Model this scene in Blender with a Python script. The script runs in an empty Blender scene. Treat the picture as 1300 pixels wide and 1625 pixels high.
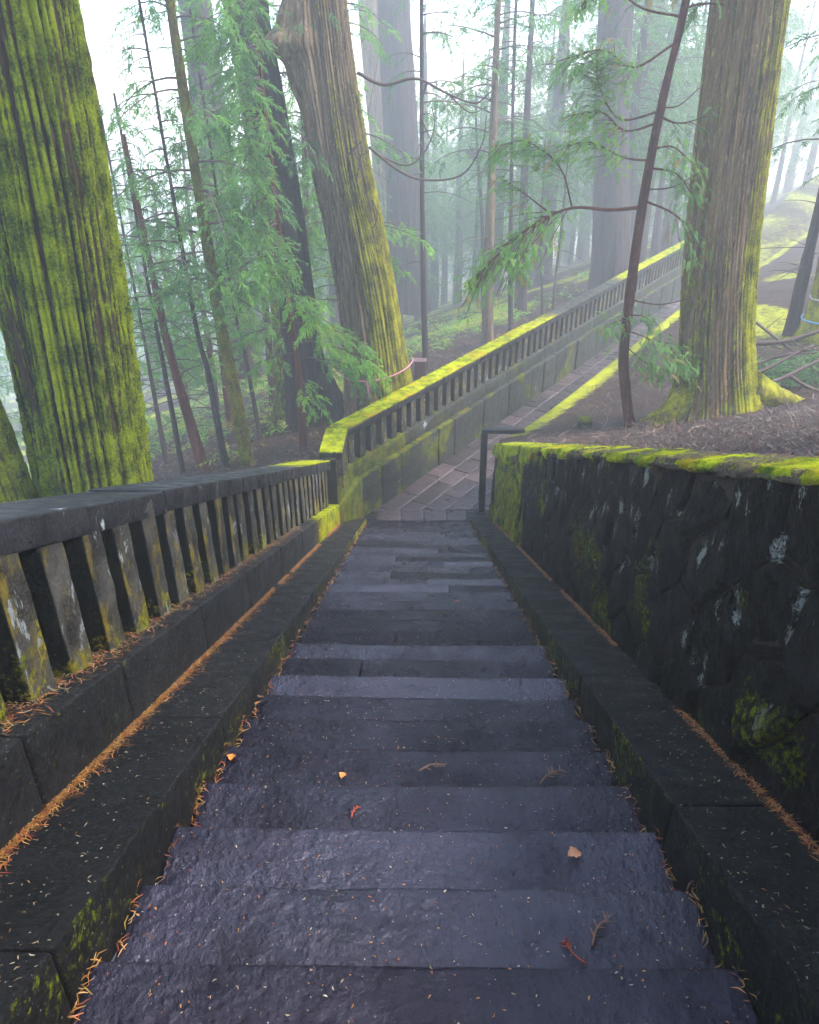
import bpy, math, random
import numpy as np
from mathutils import Vector

# ------------------------------------------------------------------ camera, sky, sun, exposure
sc = bpy.context.scene
cam_d = bpy.data.cameras.new("camera"); cam = bpy.data.objects.new("camera", cam_d)
sc.collection.objects.link(cam); sc.camera = cam
cam.location = (0.0, -12.69, 7.087)
cam.rotation_euler = (math.radians(90 - 28.54), 0, math.radians(0.77))
cam_d.sensor_fit = 'VERTICAL'; cam_d.sensor_height = 24.0; cam_d.lens = 24.0 * 1200 / 1625
cam_d.clip_start = 0.05; cam_d.clip_end = 2000

SUN_EL, SUN_AZ = 52.0, 98.0           # azimuth measured from +Y towards +X
world = bpy.data.worlds.new("World"); sc.world = world; world.use_nodes = True
wn = world.node_tree; wn.nodes.clear()
sky = wn.nodes.new('ShaderNodeTexSky'); sky.sky_type = 'NISHITA'; sky.sun_disc = False
sky.sun_elevation = math.radians(SUN_EL); sky.sun_rotation = math.radians(SUN_AZ)
sky.air_density = 1.0; sky.dust_density = 1.3; sky.ozone_density = 1.0; sky.altitude = 600
bg = wn.nodes.new('ShaderNodeBackground'); bg.inputs['Strength'].default_value = 0.15
wo = wn.nodes.new('ShaderNodeOutputWorld')
wn.links.new(sky.outputs[0], bg.inputs[0]); wn.links.new(bg.outputs[0], wo.inputs[0])

sun_d = bpy.data.lights.new("sun", 'SUN'); sun_d.energy = 1.5; sun_d.angle = math.radians(14); sun_d.color = (1, .95, .87)
sun = bpy.data.objects.new("sun", sun_d); sc.collection.objects.link(sun)
_e, _a = math.radians(SUN_EL), math.radians(SUN_AZ)
sun.rotation_euler = Vector((math.sin(_a)*math.cos(_e), math.cos(_a)*math.cos(_e), math.sin(_e))).to_track_quat('Z', 'Y').to_euler()

vs = sc.view_settings
vs.view_transform = 'Standard'; vs.look = 'None'; vs.exposure = 2.95; vs.gamma = 1.0; vs.use_curve_mapping = False
sc.cycles.max_bounces = 7; sc.cycles.diffuse_bounces = 3; sc.cycles.glossy_bounces = 2
sc.cycles.volume_bounces = 2; sc.cycles.adaptive_threshold = .02; sc.cycles.transmission_bounces = 2; sc.cycles.caustics_reflective = False
sc.cycles.use_denoising = True
HAZE_DENSITY = 0.0078

# ------------------------------------------------------------------ constants of the place
T = math.tan(0.4)                      # slope of the stairs
T2 = T + .0135                         # slope of kerbs and balustrade
RUN, RISE = .3653, .3653 * T
TH = math.radians(32.4)
PD = np.array([math.sin(TH), math.cos(TH), 0.]); PN = np.array([math.cos(TH), -math.sin(TH), 0.])
C0 = -.966                             # offset of the path's left edge along PN
rng = np.random.default_rng(7); random.seed(7)

def softplus(v, k):
    v = np.asarray(v, float) * k
    return np.where(v > 30, v, np.log1p(np.exp(np.minimum(v, 30)))) / k
def xl(y): return np.where(np.asarray(y) < -.1, -1.95, -1.95 + (np.asarray(y) + .1) * .635)
def xr(y): return np.where(np.asarray(y) < -.1, 1.45, 1.45 + (np.asarray(y) + .1) * .635)
def z_left(x, y):
    u = np.maximum(xl(y) - x, 0)
    return (.75 + (T - .04) * softplus(-np.asarray(y), 1.2) - .16 * np.maximum(u - .8, 0) - .16 * softplus(u - 5, .8)
            + .10 * softplus(u - 45, .2) - .02 * softplus(np.asarray(y) - 25, .3))
def z_right(x, y):
    y = np.asarray(y, float); d = np.maximum(x - xr(y), 0)
    return np.interp(y, [0, 5, 10, 14, 20, 30, 60, 150], [1.52, 1.66, 1.83, 1.55, 1.2, .95, .9, .5]) + .14 * d + T * softplus(-y, 1.6) + .25 * softplus(d - 9, .5)
def zpath(s): return .012 * np.maximum(s, 0)

# ------------------------------------------------------------------ noise
def _h(ix, iy, iz):
    n = (ix.astype(np.int64) * 374761393 + iy.astype(np.int64) * 668265263 + iz.astype(np.int64) * 2147483647) & 0xFFFFFFFF
    n = ((n ^ (n >> 13)) * 1274126177) & 0xFFFFFFFF
    n = ((n ^ (n >> 16)) * 2246822519) & 0xFFFFFFFF
    return ((n ^ (n >> 15)) & 0xFFFFFF) / float(0xFFFFFF)
def vnoise(P):
    P = np.asarray(P, float); i = np.floor(P).astype(np.int64); f = P - i; f = f * f * (3 - 2 * f)
    x, y, z = i[..., 0], i[..., 1], i[..., 2]; fx, fy, fz = f[..., 0], f[..., 1], f[..., 2]
    r = 0
    for dx in (0, 1):
        for dy in (0, 1):
            for dz in (0, 1):
                r = r + _h(x + dx, y + dy, z + dz) * (fx if dx else 1 - fx) * (fy if dy else 1 - fy) * (fz if dz else 1 - fz)
    return r
def fbm(P, o=3):
    P = np.asarray(P, float); r = 0; a = .5; t = 0
    for k in range(o):
        r = r + a * vnoise(P + 17.3 * k); t += a; a *= .5; P = P * 2.03
    return r / t
def sstep(a, b, x):
    t = np.clip((np.asarray(x, float) - a) / (b - a), 0, 1); return t * t * (3 - 2 * t)

# ------------------------------------------------------------------ object helpers
COL = sc.collection; WL = {}
def tag(o, label=None, category=None, group=None, kind=None):
    if label: o['label'] = label
    if category: o['category'] = category
    if group: o['group'] = group
    if kind: o['kind'] = kind
    return o
def empty(name, loc, **k):
    o = bpy.data.objects.new(name, None); COL.objects.link(o); o.location = loc; o.empty_display_size = .2
    WL[o.name] = np.array(loc, float); return tag(o, **k)
def mesh(name, V, F, mat, parent=None, attrs=None, cols=None, smooth=True, **k):
    """V world coordinates; F list of faces or int array (n,3|4)."""
    V = np.asarray(V, float)
    base = WL[parent.name] if parent else np.zeros(3)
    me = bpy.data.meshes.new(name)
    if isinstance(F, np.ndarray):
        n, w = F.shape
        me.vertices.add(len(V)); me.vertices.foreach_set('co', (V - base).astype(np.float32).ravel())
        me.loops.add(n * w); me.loops.foreach_set('vertex_index', F.astype(np.int32).ravel())
        me.polygons.add(n); me.polygons.foreach_set('loop_start', np.arange(0, n * w, w, dtype=np.int32))
        me.update(calc_edges=True); me.validate()
    else:
        me.from_pydata((V - base).tolist(), [], [list(map(int, f)) for f in F]); me.update()
    if smooth and len(me.polygons): me.polygons.foreach_set('use_smooth', np.ones(len(me.polygons), bool))
    for an, av in (attrs or {}).items():
        a = me.attributes.new(an, 'FLOAT', 'POINT'); a.data.foreach_set('value', np.asarray(av, np.float32))
    if cols is not None:
        c = np.ones((len(V), 4), np.float32); c[:, :3] = cols
        a = me.attributes.new('col', 'FLOAT_COLOR', 'POINT'); a.data.foreach_set('color', c.ravel())
    me.materials.append(mat)
    o = bpy.data.objects.new(name, me); COL.objects.link(o)
    if parent: o.parent = parent
    WL[o.name] = base
    return tag(o, **k)
class Bag:
    """Collects triangles/quads (quads split) with colours into one mesh."""
    def __init__(s): s.V = []; s.F = []; s.C = []; s.n = 0
    def add(s, V, F, c=(1, 1, 1)):
        V = np.asarray(V, float); F = np.asarray(F, int)
        if F.shape[1] == 4: F = np.vstack([F[:, [0, 1, 2]], F[:, [0, 2, 3]]])
        s.V.append(V); s.F.append(F + s.n); s.n += len(V)
        s.C.append(np.broadcast_to(np.asarray(c, float), (len(V), 3)))
    def build(s, name, mat, parent=None, **k):
        return mesh(name, np.vstack(s.V), np.vstack(s.F), mat, parent, cols=np.vstack(s.C), **k)

def rbox(size, n, r, amp=.004, freq=6., seed=0.):
    """Box with rounded, uneven edges, centred at the origin. Returns V, F, normals."""
    sx, sy, sz = [v / 2 for v in size]; idx = {}; V = []; F = []
    def lin(h, m):
        e = min(r, h * .45)
        return np.concatenate([[-h, -h + e * .45], np.linspace(-h + e, h - e, max(m, 2)), [h - e * .45, h]])
    L = [lin(sx, n[0]), lin(sy, n[1]), lin(sz, n[2])]
    def vid(p):
        k = tuple(round(c, 5) for c in p)
        if k not in idx: idx[k] = len(V); V.append(p)
        return idx[k]
    for ax in range(3):
        a, b = (ax + 1) % 3, (ax + 2) % 3
        for sgn in (-1, 1):
            for i in range(len(L[a]) - 1):
                for j in range(len(L[b]) - 1):
                    q = []
                    for (ii, jj) in ((i, j), (i + 1, j), (i + 1, j + 1), (i, j + 1)):
                        p = [0, 0, 0]; p[ax] = sgn * (sx, sy, sz)[ax]; p[a] = L[a][ii]; p[b] = L[b][jj]; q.append(vid(p))
                    F.append(q if sgn > 0 else q[::-1])
    V = np.array(V); inner = np.array([max(sx - r, sx * .5), max(sy - r, sy * .5), max(sz - r, sz * .5)])
    c = np.clip(V, -inner, inner); d = V - c; l = np.linalg.norm(d, axis=1, keepdims=True); l[l == 0] = 1
    N = d / l
    rr = np.minimum(r, np.array([sx, sy, sz]) * .5)
    V2 = c + N * rr
    nz = fbm(V2 * freq + seed * 13.7 + 50, 3) - .5
    V2 = V2 + N * (nz * 2 * amp)[:, None]
    return V2, np.array(F), N

def tube(pts, rad, ns=6, cap=True, wob=0.):
    pts = np.asarray(pts, float); rad = np.broadcast_to(np.asarray(rad, float), (len(pts),))
    t = np.gradient(pts, axis=0); t /= np.linalg.norm(t, axis=1, keepdims=True) + 1e-9
    ref = np.array([0, 0, 1.]) if abs(t[0, 2]) < .8 else np.array([1., 0, 0])
    u = np.zeros_like(t); p = np.cross(t[0], ref); p /= np.linalg.norm(p) + 1e-9
    for i in range(len(t)):
        p = p - t[i] * (p @ t[i]); p /= np.linalg.norm(p) + 1e-9; u[i] = p
    v = np.cross(t, u)
    a = np.linspace(0, 2 * np.pi, ns, endpoint=False)
    V = pts[:, None] + rad[:, None, None] * (np.cos(a)[None, :, None] * u[:, None] + np.sin(a)[None, :, None] * v[:, None])
    if wob: V = V + (rng.random(V.shape) - .5) * wob
    V = V.reshape(-1, 3); F = []
    for i in range(len(pts) - 1):
        for j in range(ns):
            k = (j + 1) % ns; F.append([i * ns + j, i * ns + k, (i + 1) * ns + k, (i + 1) * ns + j])
    if cap:
        m = len(V); V = np.vstack([V, pts[0], pts[-1]]); b = (len(pts) - 1) * ns
        for j in range(ns):
            k = (j + 1) % ns; F.append([m, k, j, j]); F.append([m + 1, b + j, b + k, b + k])
    F = np.array(F); tri = []
    tri = np.vstack([F[:, [0, 1, 2]], F[F[:, 2] != F[:, 3]][:, [0, 2, 3]]])
    return V, tri
def curve(pts, n):
    """Catmull-Rom through the points."""
    p = np.asarray(pts, float)
    if len(p) == 2: return p[0] + (p[1] - p[0]) * np.linspace(0, 1, n)[:, None]
    p = np.vstack([2 * p[0] - p[1], p, 2 * p[-1] - p[-2]]); m = len(p) - 3
    t = np.linspace(0, m - 1e-6, n); i = t.astype(int); f = (t - i)[:, None]
    a, b, c, d = p[i], p[i + 1], p[i + 2], p[i + 3]
    return .5 * (2 * b + (c - a) * f + (2 * a - 5 * b + 4 * c - d) * f ** 2 + (3 * b - a - 3 * c + d) * f ** 3)

# ------------------------------------------------------------------ materials
class NT:
    def __init__(s, name):
        s.m = bpy.data.materials.new(name); s.m.use_nodes = True; s.t = s.m.node_tree; s.t.nodes.clear()
        s.out = s.n('ShaderNodeOutputMaterial')
        s.pos = s.n('ShaderNodeNewGeometry').outputs['Position']
    def n(s, t, **k):
        o = s.t.nodes.new(t)
        for a, b in k.items(): setattr(o, a, b)
        return o
    def l(s, a, b): s.t.links.new(a, b)
    def mapped(s, scale):
        m = s.n('ShaderNodeMapping'); m.inputs['Scale'].default_value = scale; s.l(s.pos, m.inputs[0]); return m.outputs[0]
    def noise(s, scale, detail=4, rough=.6, vec=None, dist=0.):
        o = s.n('ShaderNodeTexNoise'); o.inputs['Scale'].default_value = scale; o.inputs['Detail'].default_value = detail
        o.inputs['Roughness'].default_value = rough; o.inputs['Distortion'].default_value = dist
        s.l(vec or s.pos, o.inputs['Vector']); return o.outputs['Fac']
    def ramp(s, v, a, b, c0=None, c1=None):
        if c0 is None:
            o = s.n('ShaderNodeMapRange'); o.interpolation_type = 'SMOOTHSTEP'
            o.inputs[1].default_value = a; o.inputs[2].default_value = b; s.l(v, o.inputs[0]); return o.outputs[0]
        o = s.n('ShaderNodeValToRGB'); e = o.color_ramp.elements
        e[0].position = a; e[1].position = b; e[0].color = (*c0, 1); e[1].color = (*c1, 1); s.l(v, o.inputs[0]); return o.outputs[0]
    def rng(s, v, a, b, lo, hi):
        o = s.n('ShaderNodeMapRange'); o.inputs[1].default_value = a; o.inputs[2].default_value = b
        o.inputs[3].default_value = lo; o.inputs[4].default_value = hi; s.l(v, o.inputs[0]); return o.outputs[0]
    def math(s, op, a, b=0.):
        o = s.n('ShaderNodeMath', operation=op)
        for i, v in enumerate((a, b)):
            if isinstance(v, (int, float)): o.inputs[i].default_value = v
            else: s.l(v, o.inputs[i])
        return o.outputs[0]
    def mix(s, f, a, b):
        o = s.n('ShaderNodeMix', data_type='RGBA')
        for i, v in ((0, f), (6, a), (7, b)):
            if isinstance(v, (int, float)): o.inputs[i].default_value = v
            elif isinstance(v, tuple): o.inputs[i].default_value = (*v, 1)
            else: s.l(v, o.inputs[i])
        return o.outputs[2]
    def mixf(s, f, a, b):
        o = s.n('ShaderNodeMix', data_type='FLOAT')
        for i, v in ((0, f), (2, a), (3, b)):
            if isinstance(v, (int, float)): o.inputs[i].default_value = v
            else: s.l(v, o.inputs[i])
        return o.outputs[0]
    def attr(s, name):
        o = s.n('ShaderNodeAttribute'); o.attribute_name = name; return o
    def principled(s, col, rough, bump=None, bdist=.01, bstr=1., spec=.5):
        p = s.n('ShaderNodeBsdfPrincipled')
        for k, v in (('Base Color', col), ('Roughness', rough)):
            if isinstance(v, tuple): p.inputs[k].default_value = (*v, 1)
            elif isinstance(v, (int, float)): p.inputs[k].default_value = v
            else: s.l(v, p.inputs[k])
        if isinstance(spec, (int, float)): p.inputs['Specular IOR Level'].default_value = spec
        else: s.l(spec, p.inputs['Specular IOR Level'])
        if bump is not None:
            b = s.n('ShaderNodeBump'); b.inputs['Distance'].default_value = bdist; b.inputs['Strength'].default_value = bstr
            s.l(bump, b.inputs['Height']); s.l(b.outputs[0], p.inputs['Normal'])
        s.l(p.outputs[0], s.out.inputs[0]); return p

MOSS_A, MOSS_B = (.055, .085, .002), (.40, .42, .001)
def stone(name, c1, c2, s1=3., rough=(.35, .7), bscale=60., bdist=.006, lichen=0., lich_col=(.42, .44, .42), lich_scale=9.,
          moss=True, moss_a=MOSS_A, moss_b=MOSS_B, vary=.35, fleck=0., spec=.5, ochre=0., stretch=(1, 1, 1), painted_shade=False, rvar=0., wet=False, blobs=False):
    t = NT(name); v = t.mapped(stretch)
    n1 = t.noise(s1, 5, .65, v); n2 = t.noise(bscale, 6, .7)
    col = t.ramp(n1, .35, .68, c1, c2)
    oi = t.n('ShaderNodeObjectInfo').outputs['Random']
    k = t.rng(oi, 0, 1, 1 - vary, 1 + vary)
    mul = t.n('ShaderNodeMix', data_type='RGBA', blend_type='MULTIPLY'); mul.inputs[0].default_value = 1
    t.l(col, mul.inputs[6]); t.l(k, mul.inputs[7]); col = mul.outputs[2]
    col = t.mix(t.math('MULTIPLY', t.ramp(n2, .45, .75), .45), col, tuple(min(1, c * 2.2) for c in c2))
    if ochre:
        no = t.noise(7, 5, .7, t.mapped((1, 1, .5))); col = t.mix(t.math('MULTIPLY', t.ramp(no, .5, .68), ochre), col, (.17, .12, .012))
    rg = t.rng(t.noise(s1 * 1.7, 4, .6), .3, .7, rough[0], rough[1])
    if rvar: rg = t.math('MAXIMUM', t.math('ADD', rg, t.rng(oi, 0, 1, -rvar, rvar)), .05)
    if lichen:
        nl = t.noise(lich_scale, 7, .75, t.mapped((1, 1, .45)), .6); big = t.noise(lich_scale * .22, 3, .5)
        thr = t.math('ADD', nl, t.math('MULTIPLY', t.math('SUBTRACT', big, .5), .45))
        lf = t.ramp(thr, .74 - lichen * .3, .79 - lichen * .3)
        col = t.mix(lf, col, t.ramp(n2, .3, .7, tuple(c * .6 for c in lich_col), lich_col)); rg = t.mixf(lf, rg, .9)
    if blobs:
        vo = t.n('ShaderNodeTexVoronoi'); vo.inputs['Scale'].default_value = 7.5; t.l(t.mapped((1, 1, .5)), vo.inputs['Vector'])
        sep = t.n('ShaderNodeSeparateColor'); t.l(vo.outputs['Color'], sep.inputs[0])
        rad = t.rng(sep.outputs[0], .40, 1, -.12, .39)
        e = t.math('ADD', t.math('SUBTRACT', rad, vo.outputs['Distance']), t.math('MULTIPLY', t.math('SUBTRACT', t.noise(42, 6, .85, t.mapped((1, 1, .6))), .5), 1.5))
        lf = t.ramp(e, .0, .07); col = t.mix(lf, col, t.ramp(t.noise(70, 3), .3, .7, (.11, .105, .085), (.28, .275, .23))); rg = t.mixf(lf, rg, .9)
    if fleck:
        vo = t.n('ShaderNodeTexVoronoi'); vo.inputs['Scale'].default_value = 46; t.l(t.pos, vo.inputs['Vector'])
        ff = t.math('MULTIPLY', t.ramp(t.math('SUBTRACT', .2, vo.outputs['Distance']), 0., .04), t.ramp(t.noise(90, 2), .62 - fleck * .2, .68 - fleck * .2))
        col = t.mix(ff, col, (.32, .29, .24)); rg = t.mixf(ff, rg, .7)
    if painted_shade: col = t.mix(t.attr('painted_shade').outputs['Fac'], col, (.006, .006, .004))  # shade between balusters painted near-black into the colour of their sides
    h = n2
    vb = t.n('ShaderNodeTexVoronoi'); vb.inputs['Scale'].default_value = bscale * .55; t.l(t.pos, vb.inputs['Vector'])
    h = t.math('ADD', h, t.math('MULTIPLY', vb.outputs['Distance'], .5))
    if wet: h = t.math('ADD', t.math('MULTIPLY', h, .55), t.math('MULTIPLY', t.noise(11, 5, .55), 2.0))
    else: h = t.math('ADD', h, t.math('MULTIPLY', t.noise(bscale * .2, 4, .6), 1.3))
    if moss:
        a = t.attr('moss').outputs['Fac']
        nm = t.noise(26, 6, .75)
        mf = t.ramp(t.math('ADD', a, t.math('MULTIPLY', t.math('SUBTRACT', nm, .5), 1.1)), .38, .62)
        fine = t.noise(150, 4, .7); mid = t.noise(5.5, 4, .6)
        mc = t.mix(t.ramp(t.math('ADD', t.math('MULTIPLY', fine, .5), t.math('MULTIPLY', mid, .6)), .42, .68), moss_a, moss_b)
        mc = t.mix(t.math('MULTIPLY', t.ramp(t.noise(2.4, 5, .65), .48, .70), .75), mc, (moss_b[0] * .95, moss_b[1] * .52, moss_b[2] * 2))
        col = t.mix(mf, col, mc); rg = t.mixf(mf, rg, .95)
        h = t.math('ADD', h, t.math('MULTIPLY', mf, t.math('MULTIPLY', fine, 2.2)))
        sp = t.mixf(mf, spec, .08)
    else: sp = spec
    if wet:
        av = t.n('ShaderNodeVectorMath', operation='ADD'); cx = t.n('ShaderNodeCombineXYZ'); t.l(t.math('MULTIPLY', oi, 90.), cx.inputs[0]); t.l(t.pos, av.inputs[0]); t.l(cx.outputs[0], av.inputs[1])
        w = t.math('ADD', t.noise(2.6, 6, .65, av.outputs[0]), t.rng(oi, 0, 1, -.12, .12)); w = t.ramp(w, .34, .70)
        sp = t.math('MULTIPLY', t.mixf(w, .45, 1.), t.rng(oi, 0, 1, .2, .72)); rg = t.mixf(w, t.math('ADD', t.math('MULTIPLY', rg, .5), .10), t.rng(t.noise(9, 4), .3, .7, .05, .20))
    p = t.principled(col, rg, h, bdist, .8, sp)
    if wet: p.inputs['IOR'].default_value = 1.56; p.inputs['Specular Tint'].default_value = (.90, .82, 1., 1)
    return t.m

def bark(name, c1, c2, c3, moss_a=(.09, .13, .008), moss_b=(.36, .40, .012), spec=.25, lich=0.):
    t = NT(name); v = t.mapped((1, 1, .07)); v2 = t.mapped((1, 1, .25))
    n1 = t.noise(9, 5, .65, v, .3); n2 = t.noise(30, 5, .7, v2)
    col = t.ramp(n1, .3, .7, c1, c2); col = t.mix(t.ramp(n2, .5, .75), col, c3)
    if lich:
        nl = t.noise(7, 6, .75, t.mapped((1, 1, .35))); col = t.mix(t.ramp(nl, .66, .70), col, (.36, .40, .37))
    a = t.attr('moss').outputs['Fac']; nm = t.noise(16, 6, .75, t.mapped((1, 1, .4)))
    mf = t.ramp(t.math('ADD', a, t.math('MULTIPLY', t.math('SUBTRACT', nm, .5), 1.3)), .36, .66)
    fine = t.noise(40, 6, .8); mid = t.noise(3.2, 4, .6)
    mc = t.mix(t.ramp(t.math('ADD', t.math('MULTIPLY', fine, .55), t.math('MULTIPLY', mid, .55)), .4, .7), moss_a, moss_b)
    col = t.mix(mf, col, mc)
    h = t.math('ADD', t.math('MULTIPLY', t.noise(60, 5, .7, v2), 1.), t.math('MULTIPLY', mf, t.math('MULTIPLY', fine, 1.6)))
    t.principled(col, .92, h, .035, 1., spec)
    return t.m

def leafy(name, trans=.5):
    t = NT(name); c = t.attr('col').outputs['Color']
    d = t.n('ShaderNodeBsdfDiffuse'); tr = t.n('ShaderNodeBsdfTranslucent'); mx = t.n('ShaderNodeMixShader'); mx.inputs[0].default_value = trans
    t.l(c, d.inputs[0]); t.l(c, tr.inputs[0]); t.l(d.outputs[0], mx.inputs[1]); t.l(tr.outputs[0], mx.inputs[2]); t.l(mx.outputs[0], t.out.inputs[0])
    return t.m
def simple(name, col, rough=.6, metal=0., spec=.5, nscale=20.):
    t = NT(name); n = t.noise(nscale, 5, .65)
    c = t.ramp(n, .3, .72, tuple(v * .6 for v in col), tuple(min(1, v * 1.25) for v in col))
    p = t.principled(c, t.rng(n, .3, .7, rough * .7, min(1, rough * 1.3)), n, .002, .4, spec); p.inputs['Metallic'].default_value = metal
    return t.m
def litter_mat(name, rough=.55):
    t = NT(name); t.principled(t.attr('col').outputs['Color'], rough, None, spec=.35); return t.m

M = {}
M['step'] = stone('wet_step_stone', (.0026, .0019, .0036), (.012, .0088, .0150), 2.2, (.05, .60), 62, .014, vary=.6, fleck=.05, moss=False, spec=1.0, rvar=.12, wet=True)
M['kerb'] = stone('wet_kerb_stone', (.0025, .0023, .0021), (.0075, .0068, .0064), 3., (.5, .85), 80, .010, fleck=.12, lichen=.0, vary=.25, spec=.18)
M['plinth'] = stone('plinth_stone', (.0025, .002, .0018), (.009, .0075, .0065), 4., (.55, .9), 70, .012, fleck=.08, lichen=.15, vary=.2, spec=.25)
M['coping'] = stone('coping_stone', (.005, .0038, .0040), (.018, .0145, .016), 4., (.3, .7), 70, .010, lichen=.24, vary=.25, spec=.35)
M['baluster'] = stone('baluster_stone', (.009, .007, .0055), (.066, .058, .046), 5., (.6, .9), 80, .006, lichen=.50, lich_col=(.27, .27, .24), lich_scale=12, vary=.4, ochre=1., spec=.12, painted_shade=True)
M['wallstone'] = stone('retaining_wall_stone', (.0016, .0014, .0013), (.0085, .007, .0064), 3.5, (.5, .9), 42, .022, blobs=True, vary=.55, spec=.05, moss_a=(.007, .015, .001), moss_b=(.25, .29, .002))
M['lowwall'] = stone('mossy_block_stone', (.010, .010, .0075), (.040, .040, .028), 4., (.5, .9), 60, .010, lichen=.25, vary=.3, spec=.2, moss_a=(.022, .032, .004), moss_b=(.14, .16, .008))
M['paving'] = stone('wet_paving_stone', (.018, .011, .011), (.072, .045, .043), 2.5, (.22, .55), 60, .006, vary=.6, moss=False, spec=.55)
M['grout'] = simple('paving_bed', (.035, .028, .024), .8, nscale=30)
M['void'] = simple('joint_earth', (.008, .007, .006), .95, spec=.1)
M['moss'] = stone('moss_cushion', (.10, .13, .004), (.40, .44, .006), 8., (.9, 1), 140, .015, moss=True, spec=.05, vary=.05)
M['bark_green'] = bark('mossy_cedar_bark', (.024, .014, .007), (.12, .072, .032), (.20, .082, .030), moss_a=(.014, .042, .001), moss_b=(.46, .53, .001))
M['bark_brown'] = bark('furrowed_cedar_bark', (.026, .014, .009), (.26, .17, .095), (.37, .265, .16), moss_a=(.07, .07, .002), moss_b=(.48, .43, .002))
M['bark_right'] = bark('ochre_cedar_bark', (.035, .019, .008), (.30, .18, .085), (.42, .285, .145), moss_a=(.06, .08, .001), moss_b=(.54, .50, .001), lich=1.)
M['bark_red'] = bark('reddish_young_bark', (.030, .009, .007), (.15, .045, .030), (.21, .085, .062), moss_a=(.06, .065, .006), moss_b=(.24, .23, .010))
M['bark_dark'] = bark('dark_cedar_bark', (0.016, 0.012, 0.012), (0.072, 0.047, 0.043), (0.111, 0.081, 0.072))
M['twig'] = simple('bare_twig', (.10, .065, .055), .8, spec=.2)
M['leaf'] = leafy('cedar_needles')
M['litter'] = litter_mat('leaf_litter')
M['needle'] = litter_mat('fallen_needles', .5)
M['metal'] = simple('dark_coated_metal', (.012, .008, .008), .6, 0, .3)
M['iron'] = simple('cast_iron', (.02, .018, .018), .5, .3)
M['rope_white'] = simple('pale_rope', (.55, .5, .45), .9)
M['tape_pink'] = simple('pink_tape', (.75, .22, .35), .6)
M['rope_blue'] = simple('blue_rope', (.08, .35, .65), .6)
M['tarp'] = simple('blue_tarpaulin', (.06, .20, .60), .5)
M['rustbox'] = simple('brown_painted_metal', (.12, .055, .05), .5)
def ground_mat():
    t = NT('forest_floor_soil')
    n = t.noise(1.1, 6, .65); f = t.noise(38, 6, .75)
    c = t.ramp(f, .3, .7, (.009, .0045, .003), (.050, .026, .016))
    a = t.attr('moss').outputs['Fac']
    mf = t.ramp(t.math('ADD', a, t.math('MULTIPLY', t.math('SUBTRACT', t.noise(5, 6, .7), .5), 1.2)), .4, .62)
    fine = t.noise(110, 4, .7)
    c = t.mix(mf, c, t.mix(t.ramp(t.math('ADD', t.math('MULTIPLY', fine, .5), t.math('MULTIPLY', n, .6)), .4, .68), (.05, .07, .002), (.36, .35, .003)))
    t.principled(c, .9, t.math('ADD', f, t.math('MULTIPLY', t.noise(12, 4), 1.5)), .03, .8, .2); return t.m
M['ground'] = ground_mat()

# ------------------------------------------------------------------ ground
ys = np.unique(np.concatenate([np.linspace(-17, -9, 30), np.linspace(-9, 14, 180), np.geomspace(14, 150, 70)]))
def sheet(name, side):
    d = np.concatenate([[0, 0], np.linspace(0.02, 10, 110)[0:], np.geomspace(10.3, 110, 45)])
    V = []; Ms = []
    for y in ys:
        x0 = float(xl(y)) if side < 0 else float(xr(y))
        x = x0 + side * d
        z = z_left(x, y) if side < 0 else z_right(x, y)
        x = x.copy(); z = np.array(z, float)
        P = np.stack([x, np.full_like(x, y), z], 1)
        amp = .06 * sstep(.1, 1.2, d) + .25 * sstep(12, 40, d)
        z = z + (fbm(P * 1.3, 3) - .5) * 2 * amp + (fbm(P * 7, 2) - .5) * .05 * sstep(.0, .3, d)
        z[0] = -1.2 if side > 0 else z[0] - 1.2
        if side > 0 and y > -.1: z[1] -= .04
        V.append(np.stack([x, np.full_like(x, y), z], 1))
        nm = fbm(P * .35 + 9, 3)
        if side > 0:
            m = np.where(y > 0, (1 - sstep(.08, .30 + 1.0 * nm, d)) * .9, .25 * (1 - sstep(.1, .4, d))) + .62 * sstep(.44, .60, nm) * sstep(.5, 2, d) * sstep(1, 6, y)
        else:
            m = .75 * sstep(.46, .62, nm) * sstep(3, 6, d) + .05
        Ms.append(m)
    V = np.array(V); n, w = V.shape[:2]; i = np.arange(n * w).reshape(n, w)
    F = np.stack([i[:-1, :-1], i[:-1, 1:], i[1:, 1:], i[1:, :-1]], -1).reshape(-1, 4)
    if side < 0: F = F[:, ::-1]
    return mesh(name, V.reshape(-1, 3), F, M['ground'], attrs={'moss': np.concatenate(Ms)}, kind='structure')
tag(sheet('forest_floor', -1), label='forest floor sloping away to the left of the stairs')
tag(sheet('terrace_ground', 1), label='litter covered terrace behind the retaining wall')

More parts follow.
